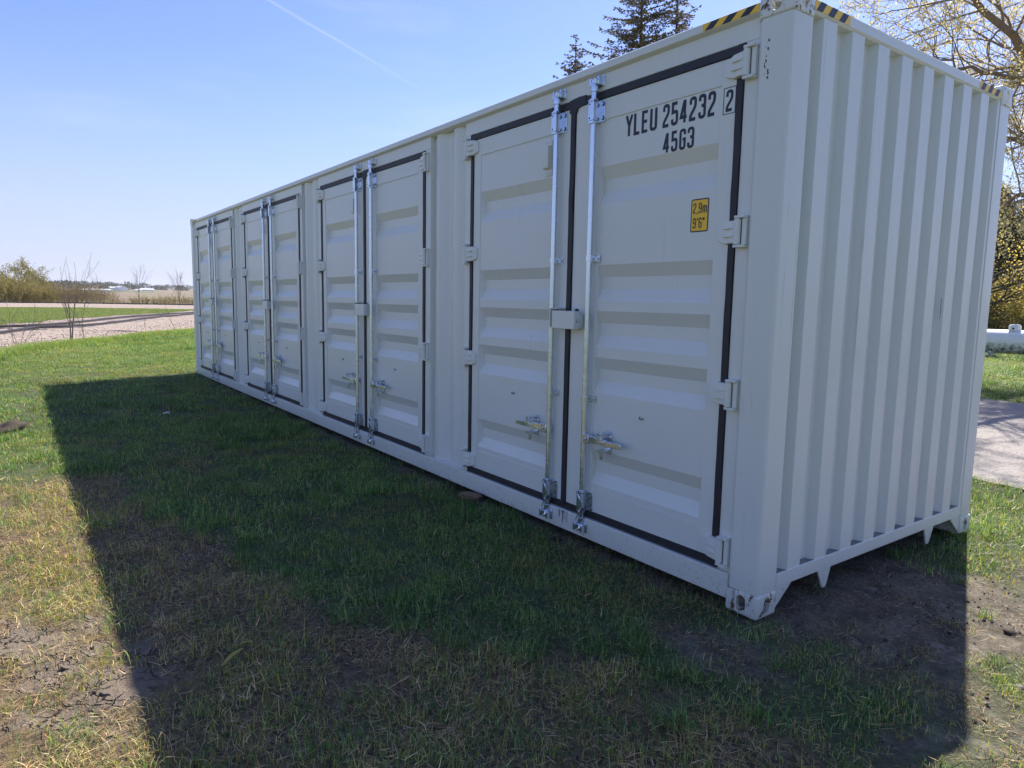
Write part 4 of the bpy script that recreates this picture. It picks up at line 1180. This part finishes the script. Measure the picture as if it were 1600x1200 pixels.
# budding maple at the right
def maple():
    rs = np.random.RandomState(21); b = polar(104.2, 20); t = empty('budding_tree', b, 'large budding tree with pale yellow leaves reaching over the right end of the container', 'tree')
    mb = MB(); P = []
    mb.tube([(0, 0, -.1), (.05, 0, 1.2), (-.05, .1, 2.6), (0, 0, 3.6)], [.42, .34, .30, .27], 10); 
    B = Vector(b)
    def limb(targets, r0, r1, z0):
        pts = [Vector((0, 0, z0))]
        for yaw, el, d in targets:
            q = Vector(CAM)+dirv(yaw, el)*d/math.cos(R(el)); pts.append(q-B)
        k = len(pts); rad = [r0+(r1-r0)*i/(k-1) for i in range(k)]
        # subdivide with wobble
        fine = []; fr = []
        for i in range(k-1):
            for j in range(4):
                u = j/4; fine.append(pts[i].lerp(pts[i+1], u)+Vector(rs.normal(0, .045, 3))); fr.append(rad[i]+(rad[i+1]-rad[i])*u)
        fine.append(pts[-1]); fr.append(rad[-1]); mb.tube(fine, fr, 8, cap=False)
        for i in range(2, len(fine)):
            for q in range(2):
                ax = Vector(rs.normal(size=3)); dd = (fine[i]-fine[i-1]).normalized(); ax = (ax-dd*ax.dot(dd)).normalized()
                nd = (dd*.65+ax*.8+Vector((0, 0, .1))).normalized()
                grow(mb, P, fine[i], nd, rs.uniform(1.0, 1.9), max(.012, fr[i]*.36), 3, rs, .55, (2, 3), .02, 5, 1.35, .004, 2)
    limb([(106.0, 13.5, 18.8), (108.9, 16.3, 17.4), (112.0, 19.8, 16.4), (113.6, 22.5, 16.2)], .125, .035, 3.3)
    limb([(106.2, 14, 18.9), (110.0, 14.9, 17.5), (112.2, 15.9, 16.8), (114.0, 16.8, 16.6)], .08, .015, 3.4)
    limb([(106.0, 7.0, 19), (108.2, 7.4, 18.3), (110.4, 6.3, 17.6)], .10, .025, 2.4)
    limb([(106.5, 10, 20), (109, 11.0, 20), (111.5, 12, 20)], .13, .02, 3.2)
    limb([(103.5, 16, 20.5), (103, 24, 20.5), (104, 30, 20.5)], .2, .05, 3.5)
    limb([(101.5, 13, 20.5), (98.5, 17, 20.0), (96, 20, 19.0)], .22, .04, 3.4)
    limb([(104.5, 15, 22), (107, 20, 24), (109, 24, 25)], .11, .03, 3.4)
    limb([(102, 10, 18.5), (101, 16, 16.5), (101, 21, 15)], .2, .04, 3.2)
    mb.build('trunk', M_bark, t, smooth=True, fixn=False); leaves_mesh('foliage', P, .055, M_bud2, t, rs, per=2, spread=.045)
    print('maple', len(P), len(mb.v))
maple()
def round_tree(base, H, R_, seed, label, mat, name='leafy_tree', lf=900, size=.2, group=None, bark=None):
    """trunk with limbs and a ragged crown of leaf faces in clumps"""
    rs = np.random.RandomState(seed); t = empty(name, base, label, 'tree', group)
    mb = MB(); P = []
    mb.tube([(0, 0, -.1), (.05, .05, H*.25), (0, 0, H*.5)], [.03*H, .024*H, .018*H], 8)
    for i in range(9):
        a = rs.rand()*6.283; up = rs.uniform(.25, 1.3); d = Vector((math.cos(a), math.sin(a), up)).normalized()
        grow(mb, P, Vector((0, 0, H*rs.uniform(.12, .5))), d, R_*rs.uniform(.6, .9), .012*H, 3, rs, .6, (3, 4), .0, 4, lf, .008, 2)
    mb.build('trunk', bark or M_barkd, t, smooth=True, fixn=False)
    leaves_mesh('foliage', P, size, mat, t, rs, per=2, spread=size*.9)
    return t
round_tree(polar(110.2, 33), 5.2, 3.0, 31, 'yellow leafing tree behind the right edge of the container', M_bud, lf=.14, size=.10)
def conifer_wall(base, H, W, seed, label):
    rs = np.random.RandomState(seed); t = empty('evergreen_tree', base, label, 'tree')
    mb = MB(); mb.tube([(0, 0, 0), (0, 0, H)], [.25, .03], 7); mb.build('trunk', M_barkd, t)
    v = []; f = []
    for i in range(15000):
        z = H*rs.rand()**1.1; k = 1-(z/H)**1.6; a = rs.rand()*6.283; rr_ = W*k*(rs.rand()**.35)*(.75+.35*vn(a*3, z*1.3))
        quad_leaf(v, f, np.array([rr_*math.cos(a), rr_*math.sin(a), z+.1]), .26, rs)
    mb = MB(); mb.v = v; mb.f = f; mb.m = [0]*len(f); mb.build('foliage', M_darkleaf, t, fixn=False)
conifer_wall(polar(110.0, 45), 8.6, 4.2, 41, 'dark evergreen standing behind the yellow bush, close to the container edge')
conifer_wall(polar(106.6, 48), 9.0, 4.0, 42, 'dark evergreen behind the tank, at the right edge of the picture')
M_brushy = leafmat('olive_yellow_leaves', (.30, .27, .09), (.44, .37, .14), .45)
def bush(name, base, H, W, seed, label, mat, nst=60, lf=1.3, size=.08, group=None, cat='bush', bark=None, lean=.35):
    rs = np.random.RandomState(seed); t = empty(name, base, label, cat, group)
    mb = MB(); P = []
    for i in range(nst):
        a = rs.rand()*6.283; r = W*.55*math.sqrt(rs.rand()); p = Vector((r*math.cos(a), r*math.sin(a), 0)); d = Vector((math.cos(a)*lean*r/W*1.6+rs.normal(0, .1), math.sin(a)*lean*r/W*1.6+rs.normal(0, .1), 1))
        grow(mb, P, p, d, H*rs.uniform(.55, .85), .012*max(1, H/3), 1, rs, .45, (3, 5), 0, 4, lf, .006 if H < 3 else .010, 1, .1)
    mb.build('stems', bark or M_twig, t, fixn=False); leaves_mesh('foliage', P, size, mat, t, rs, spread=size*.8)
    return t
for i, (yw, d, H) in enumerate(((109.9, 40, 2.9), (107.6, 41, 2.7), (111.6, 41, 2.7))):
    bush('bush', polar(yw, d), H, 3.4, 50+i, ['yellow leafed bush behind the tank, nearest the container edge', 'yellow leafed bush behind the tank at the picture edge', 'yellow leafed bush half hidden by the container'][i], M_brushy, 120, 2.4, .10, 'yellow bushes behind the tank')

# saplings on the lawn's edge
def sapling(base, H, seed, label, stems=2, group='bare saplings', cat='sapling', r=.018, minr=.004, spread=.4, kids=(3, 5), lean=.12):
    rs = np.random.RandomState(seed); t = empty('bare_sapling', base, label, cat, group); mb = MB(); P = []
    for i in range(stems):
        d = Vector((rs.normal(0, lean), rs.normal(0, lean), 1)); grow(mb, P, Vector((rs.normal(0, .04), rs.normal(0, .04), -.02)), d, H*.72, r, 2, rs, spread, kids, -.05, 5, 0, minr, 0, .07)
    mb.build('branches', M_twig, t, fixn=False)
    return t
def gp(px, py):
    q = on_ground(px, py); return (q[0], q[1], float(ground_z(q[0], q[1])))
sapling(gp(110, 538), 2.05, 61, 'tallest bare forked sapling at the edge of the lawn in front of the ballast', 2, r=.024)
sapling(gp(129, 538), 1.35, 62, 'short single stem sapling right of the tallest sapling', 1, r=.013, kids=(2, 3))
sapling(gp(229, 524), .8, 63, 'small bare twig standing alone where lawn meets ballast, left of the container', 1, r=.010, kids=(1, 2))
sapling(gp(271, 519), 1.6, 64, 'thin bare stem nearest the far end of the container', 1, r=.010, kids=(1, 2))
sapling(gp(30, 548), 1.0, 65, 'pale dry weed stems leaning at the far left lawn edge', 4, r=.007, lean=.35, kids=(2, 3))
q = on_ground(218, 475.5); sapling((q[0], q[1], .0), 5.2, 66, 'tall bare tree standing in the brush beyond the tracks, middle of three', 2, r=.055, minr=.012, cat='bare tree', group='bare trees beyond the tracks')
q = on_ground(280, 476); sapling((q[0], q[1], .0), 4.4, 67, 'bare tree beyond the tracks nearest the container', 3, r=.045, minr=.012, cat='bare tree', group='bare trees beyond the tracks')
q = on_ground(150, 475); sapling((q[0], q[1], .0), 4.6, 68, 'small bare tree rising from the brush beyond the tracks, leftmost of three', 1, r=.04, minr=.011, cat='bare tree', group='bare trees beyond the tracks')

# brush beyond the far track
proto = {}
labels = {0: 'yellow green willow bush beyond the far track', 1: 'brown twiggy bush beyond the far track', 2: 'low brown bush beyond the far track'}
def brush_at(px, dist, kind, sc, label):
    sc *= (.80, 1.08, 1)[kind]
    yaw = math.degrees(YAW)-math.degrees(math.atan((px-800)/FPX))
    # exact bearing of that picture column on the ground
    q = on_ground(px, 474.0+(dist-100)*-.02); dd = np.array([q[0]-CAM[0], q[1]-CAM[1]]); dd = dd/np.linalg.norm(dd)*dist
    x, y = CAM[0]+dd[0], CAM[1]+dd[1]; z = float(ground_z(x, y))
    if kind not in proto:
        t = bush('roadside_bush', (x, y, z), (3.7, 2.5, 1.05)[kind], (4.6, 4.0, 3.6)[kind], 90+kind, label, (M_willow, M_brush, M_brush)[kind], (60, 60, 26)[kind], (1.25, .35, .5)[kind], (.17, .12, .12)[kind], 'brush beyond the tracks', bark=M_twig)
        proto[kind] = t
    else: t = copy_tree(proto[kind], None, (x, y, z)); t['label'] = label
    t.rotation_euler.z = rs.uniform(0, 6.28); s = sc*rs.uniform(.92, 1.08); t.scale = (s, s, s); return t
ord_ = ['first', 'second', 'third', 'fourth', 'fifth', 'sixth', 'seventh', 'eighth', 'ninth', 'tenth', 'eleventh', 'twelfth']
for i, (px, d, s) in enumerate(((-45, 97, 1.30), (-18, 98, 1.15), (8, 95, 1.15), (28, 99, 1.0), (52, 96, .8), (75, 97, .72), (-80, 96, 1.2))):
    brush_at(px, d, 0, s, ['yellow green willow bush outside the left picture edge', 'tall yellow green willow bush cut by the left picture edge', 'yellow green willow bush first inside the left picture edge', 'yellow green willow bush below the rounded tree', 'lower willow bush right of the rounded tree', 'low willow bush behind the tallest sapling', 'willow bush well outside the left picture edge'][i])
for i, (px, d, s) in enumerate(((40, 103, 1.0), (92, 98, .92), (105, 101, .95), (120, 99, .95), (133, 98, .92), (147, 101, .85), (158, 99, .70))):
    brush_at(px, d, 1, s, '%s brown twiggy bush, counted from the left, in the row beyond the tracks' % ord_[i])
for i, (px, d, s) in enumerate(((176, 104, .7), (196, 101, .95), (212, 100, 1.05), (228, 102, .95), (243, 100, 1.1), (258, 101, 1.15), (272, 99, 1.25), (288, 100, 1.15), (303, 100, 1.2), (320, 102, 1.1))):
    brush_at(px, d, 2, s, '%s low brown bush, counted from the left, in front of the ploughed field' % ord_[i])
q = on_ground(36, 474); dd = np.array([q[0]-CAM[0], q[1]-CAM[1]]); dd = dd/np.linalg.norm(dd)*104
round_tree((CAM[0]+dd[0], CAM[1]+dd[1], 0), 5.6, 3.0, 33, 'rounded grey green tree rising above the willow bushes at the left', M_willow, lf=.55, size=.16, bark=M_twig)

# ---------------------------------------------------------------- farmland in the distance
M_white = simple('white_sheet_metal', (.80, .80, .78), .5, 0, .04, 2, 0)
M_roofm = simple('shed_roof', (.62, .64, .66), .4, 0, .05, 2, 0)
def shed(px, w, dep, h, d, label, round_=False, rz=.3):
    w *= .55; dep *= .6; h *= .45
    q = on_ground(px, 470); dd = np.array([q[0]-CAM[0], q[1]-CAM[1]]); dd = dd/np.linalg.norm(dd)*d
    x, y = CAM[0]+dd[0], CAM[1]+dd[1]; z = float(ground_z(x, y))
    t = empty('farm_shed', (x, y, z-.3), label, 'farm shed', 'white farm sheds on the horizon', rz+math.atan2(dd[1], dd[0])+math.pi/2)
    if round_:
        pr = [(w/2*math.cos(a), h*math.sin(a)) for a in np.linspace(0, math.pi, 12)]
        MB().prism([(a, b) for a, b in pr], 'y', -dep/2, dep/2).build('roof', M_white, t)
        MB().box(-w*.18, w*.18, -dep/2-.3, -dep/2-.05, 0, h*.6).build('door', M_roofm, t)
    else:
        MB().box(-w/2, w/2, -dep/2, dep/2, 0, h*.6).build('wall', M_white, t)
        MB().prism([(-dep/2-.5, h*.6+.01), (0, h), (dep/2+.5, h*.6+.01)], 'x', -w/2-.4, w/2+.4).build('roof', M_roofm, t)
        for k in (-.3, .1): MB().box(w*k, w*k+w*.14, -dep/2-.15, -dep/2-.02, 0, h*.42).build('door', M_dark, t)
shed(132, 9, 9, 6, 620, 'small white farm shed farthest left on the horizon')
shed(157, 26, 12, 6, 640, 'long low white shed on the horizon beyond the brush')
shed(181, 22, 14, 8, 900, 'pale shed with grey roof left of the round barn')
shed(190, 18, 22, 10.5, 760, 'round roofed white barn on the horizon', True)
shed(216, 9, 8, 5, 760, 'tiny white shed behind the middle bare tree')
shed(229, 24, 12, 6.5, 800, 'white shed right of the middle bare tree')
# distant tree belts
M_belt = leafmat('distant_trees', (.05, .065, .035), (.10, .10, .06), .2, .02)
def belt(name, d, yaw0, yaw1, h0, dens, seed, label):
    rs = np.random.RandomState(seed); v = []; f = []
    for i in range(dens):
        yw = rs.uniform(yaw0, yaw1); cl = vn(yw*2.1+seed, 4.2+seed); cl2 = vn(yw*9, 1.3+seed)
        if cl < .32: continue
        dd = d*(1+rs.uniform(-.03, .03)); x, y, _ = polar(yw, dd); z = float(ground_z(x, y)); h = h0*(.35+.9*cl)*(.6+.5*cl2)
        for k in range(5):
            quad_leaf(v, f, np.array([x+rs.normal(0, h*.35), y+rs.normal(0, h*.35), z+h*rs.rand()**.8]), h*.45, rs)
    mb = MB(); mb.v = v; mb.f = f; mb.m = [0]*len(f); o = mb.build(name, M_belt, fixn=False); tag(o, label, None, None, 'stuff')
belt('distant_tree_belt', 950, 150, 190, 8, 2600, 3, 'dark tree belts among the far fields')
belt('distant_tree_belt', 1700, 100, 196, 12, 5200, 4, 'blue grey line of trees along the horizon')
belt('distant_tree_belt', 2600, 100, 196, 17, 5200, 5, 'faint farthest trees on the skyline')

# the air: one even, thin body of haze round everything
hz = MB().box(-5600, 5600, -5600, 5600, -14, 90); hm = bpy.data.materials.new('haze_air'); hm.use_nodes = True; n_ = hm.node_tree; n_.nodes.clear()
ho = N(n_, 'ShaderNodeOutputMaterial'); hv = N(n_, 'ShaderNodeVolumePrincipled'); hv.inputs['Color'].default_value = (.86, .90, 1, 1); hv.inputs['Density'].default_value = .00016; hv.inputs['Anisotropy'].default_value = .2
n_.links.new(hv.outputs[0], ho.inputs['Volume']); tag(hz.build('haze', hm), kind='stuff')
# ---------------------------------------------------------------- yard beyond the road
M_tank = simple('tank_enamel', (.74, .75, .76), .35, 0, .05, 5, .05)
def tankm():
    mt, n, b = newmat('tank_enamel_shaded'); g = N(n, 'ShaderNodeNewGeometry'); P = g.outputs['Position']
    sp = N(n, 'ShaderNodeSeparateXYZ'); n.links.new(P, sp.inputs[0])
    low = mrange(n, sp.outputs['Z'], .25, .62, 1, 0); k = mrange(n, noise(n, P, 9, 5, .7), .42, .62)  # shade on the tank's underside put into the colour, broken up by noise
    setc(n, b, 'Base Color', mixc(n, fm(n, 'MULTIPLY', low, k), (.78, .79, .80), (.07, .085, .06))); setc(n, b, 'Roughness', .35); return mt
M_tk = tankm()
def propane_tank():
    a = Vector(gp(1541, 557)); b = Vector((-3.9, 23.2, a.z)); c = a.lerp(b, .5); ax = (b-a).normalized(); ang = math.atan2(ax.y, ax.x)
    t = empty('propane_tank', (c.x, c.y, c.z), 'white horizontal propane tank with a domed lid on the lawn across the road', 'propane tank', rz=ang)
    L = 4.4; r = .38; zc = .52; pts = []; rad = []
    for u in np.linspace(0, math.pi/2, 6): pts.append((-L/2-.30*math.cos(u)+.0, 0, zc)); rad.append(max(.01, r*math.sin(u)))
    for u in np.linspace(math.pi/2, 0, 6): pts.append((L/2+.30*math.cos(u), 0, zc)); rad.append(max(.01, r*math.sin(u)))
    MB().tube(pts, rad, 28).build('tank_body', M_tk, t, smooth=True)
    X0 = -.95
    MB().tube([(X0, 0, zc+r-.02), (X0, 0, zc+r+.12), (X0, 0, zc+r+.17), (X0, 0, zc+r+.18)], [.17, .17, .13, .02], 18).build('domed_lid', M_tank, t, smooth='auto')
    MB().box(X0-.03, X0+.03, -.175, -.168, zc+r+.02, zc+r+.07).build('lid_latch', M_dark, t)
    for x in (-1.5, 1.5):
        MB().prism([(-.30, 0), (.30, 0), (.26, .24), (0, .14), (-.26, .24)], 'x', x-.05, x+.05).build('leg', M_tk, t)
propane_tank()
# small tan shed behind the bushes, at the picture's edge
M_tan = simple('tan_siding', (.42, .34, .26), .8, 0, .1, 3, 0)
x, y, _ = polar(107.0, 46); t = empty('garden_shed', (x, y, 0), 'tan gabled shed peeking from behind the yellow bushes at the right edge', 'shed', rz=.25)
w = MB().box(-1.6, 1.6, -1.3, 1.3, 0, 2.0); w.prism([(-1.6, 2.001), (1.6, 2.001), (0, 3.1)], 'y', -1.3, 1.3); w.build('wall', M_tan, t)
rf = MB(); rf.prism([(-1.85, 1.86), (0, 3.14), (1.85, 1.86), (1.85, 1.95), (0, 3.24), (-1.85, 1.95)], 'y', -1.5, 1.5); rf.build('roof', M_bark, t)
dd_ = MB().box(-.4, .4, -1.36, -1.302, 0, 1.8).build('door', M_roofm, t)
# overhead wires and the two poles that carry them
M_pole = simple('pole_timber', (.16, .12, .09), .9, 0, .3, 8, .4)
pA = Vector(polar(121.5, 33)); pB = Vector(polar(98.0, 27)); tops = []
for k, (pp, hh, lab) in enumerate(((pA, 10.2, 'timber utility pole hidden behind the container'), (pB, 10.2, 'timber utility pole right of the picture edge'))):
    t = empty('utility_pole', tuple(pp), lab, 'utility pole', 'poles carrying the overhead wires')
    MB().tube([(0, 0, 0), (0, 0, hh)], [.16, .11], 10).build('pole', M_pole, t, smooth='auto'); MB().box(-.06, .06, -1.0, 1.0, hh-.5, hh-.38).build('crossarm', M_pole, t)
M_wire = simple('wire_black', (.03, .03, .03), .6, 0, .1, 5, 0)
wires = [((115.45, 17.55), (108.5, 19.3)), ((114.95, 17.25), (107.5, 18.2)), ((113.4, 15.9), (106.5, 16.6)), ((111.6, 13.5), (106.5, 14.0))]
for k, ((y1, e1), (y2, e2)) in enumerate(wires):
    A = Vector(CAM)+dirv(y1, e1)*32/math.cos(R(e1)); B = Vector(CAM)+dirv(y2, e2)*29/math.cos(R(e2))
    dv_ = (B-A); A2 = A-dv_*1.6; B2 = B+dv_*1.5
    pts = [A2.lerp(B2, u)-Vector((0, 0, 1.2*4*u*(1-u)*0)) for u in np.linspace(0, 1, 9)]
    o = MB().tube(pts, .016, 4).build('overhead_wire', M_wire)
    tag(o, ['highest overhead wire crossing behind the budding branches', 'second highest overhead wire crossing behind the budding branches', 'third overhead wire, ending at the container roof line', 'lowest overhead wire near the far striped tape'][k], 'wire', 'overhead wires')

# ---------------------------------------------------------------- small things on the ground
M_clod = simple('dark_clod', (.045, .032, .024), .95, 0, .4, 30, .8)
M_wood = simple('split_wood', (.17, .11, .07), .85, 0, .4, 25, .6)
M_paper = simple('pale_scrap', (.55, .54, .46), .8, 0, .1, 20, 0)
def lump(name, loc, sx, sy, sz, seed, label, cat, mat, group=None, sub=3, rough=.25):
    rs = np.random.RandomState(seed); bm = bmesh.new(); bmesh.ops.create_icosphere(bm, subdivisions=sub, radius=1)
    for v in bm.verts:
        c = v.co; k = 1+rough*(float(vn(c.x*2.2+seed, c.y*2.2+c.z*1.7))-.5)*2+rough*.5*(float(vn(c.x*6+seed, c.y*6+c.z*5))-.5)*2
        v.co = Vector((c.x*sx*k, c.y*sy*k, max(c.z, -.35)*sz*k))
    me = bpy.data.meshes.new(name); bm.to_mesh(me); bm.free(); me.materials.append(mat)
    me.polygons.foreach_set('use_smooth', [True]*len(me.polygons))
    o = bpy.data.objects.new(name, me); COL.objects.link(o); o.location = (loc[0], loc[1], float(ground_z(loc[0], loc[1]))); o.rotation_euler.z = rs.rand()*6
    return tag(o, label, cat, group)
lump('soil_mound', on_ground(6, 674), .21, .16, .10, 1, 'dark mound of dug soil on the sunny lawn at the left edge', 'soil mound', M_clod, rough=.5)
for i, (px, py, s, lab) in enumerate(((1578, 984, .035, 'dark stone in the sunny dirt right of the container shadow'), (1592, 1070, .026, 'grey stone at the right picture edge, lower of the two'), (1575, 1032, .012, 'small dark pebble between the two right hand stones'), (1563, 1016, .008, 'smallest dark pebble right of the shadow edge'))):
    lump('stone', on_ground(px, py), s, s*.75, s*.6, 10+i, lab, 'stone', M_clod if i != 1 else simple('grey_stone', (.22, .2, .18), .9), 'stones on the bare dirt', 2, .3)
cl = [((508, 642), .10, 'soil clod against the sill below the second door pair, leftmost'), ((530, 648), .09, 'soil clod against the sill below the second door pair, middle'), ((552, 657), .07, 'soil clod against the sill below the second door pair, rightmost'), ((470, 633), .06, 'small soil clod under the sill further back'), ((795, 812), .035, 'small soil clod under the sill right of the wood piece'), ((875, 842), .03, 'soil clod under the lock rods of the nearest doors')]
for i, (p_, s, lab) in enumerate(cl):
    q = on_ground(*p_); lump('soil_clod', (q[0], max(-.30, q[1]-.02)), s*1.3, s*.8, s*.6, 30+i, lab, 'soil clod', M_clod, 'soil clods along the container sill', 3, .55)
q = on_ground(738, 777, .03); o = MB()
o.prism([(-.10, -.012), (-.04, -.022), (.06, -.018), (.115, -.004), (.09, .012), (-.02, .020), (-.09, .012)], 'y', -.03, .03)
ww = o.build('wood_piece', M_wood, None, (q[0], q[1]-.03, .05), bevel=.004); ww.rotation_euler = (R(10), R(-6), R(12)); tag(ww, 'broken brown piece of wood poking out under the container sill', 'wood piece')
q = on_ground(260, 648, .04); o = MB(); o.add([(-.07, -.03, 0), (.05, -.045, .008), (.085, .0, .02), (.03, .04, .01), (-.06, .03, .016)], [(0, 1, 2), (0, 2, 3), (0, 3, 4)])
ww = o.build('paper_scrap', M_paper, None, (q[0], q[1], .055)); tag(ww, 'small pale scrap lying in the shaded grass near the far doors', 'scrap')
M_yleaf = leafmat('dry_yellow_leaf', (.42, .34, .10), (.5, .42, .16), .3)
def dry_leaf(px, py, s, rz, lab):
    q = on_ground(px, py, .03); o = MB(); vs = []; n = 7
    for i in range(n):
        t = i/(n-1); w = .011*math.sin(math.pi*min(1, t*.92+.06))*s; z = .012*math.sin(3*t)*s
        vs += [((t-.5)*.13*s, -w, z+w*.5), ((t-.5)*.13*s, 0, z), ((t-.5)*.13*s, w, z+w*.5)]
    o.add(vs, [(3*i+j, 3*i+3+j, 3*i+4+j, 3*i+1+j) for i in range(n-1) for j in (0, 1)])
    ww = o.build('fallen_leaf', M_yleaf, None, (q[0], q[1], float(ground_z(q[0], q[1]))+.035)); ww.rotation_euler = (R(8), R(-14), rz); tag(ww, lab, 'leaf', 'fallen yellow leaves')
dry_leaf(364, 1026, .9, 2.0, 'yellow blade shaped leaf lying in the shade near the bottom of the picture')
dry_leaf(384, 1006, .55, 1.0, 'smaller yellow leaf just above the larger yellow one')
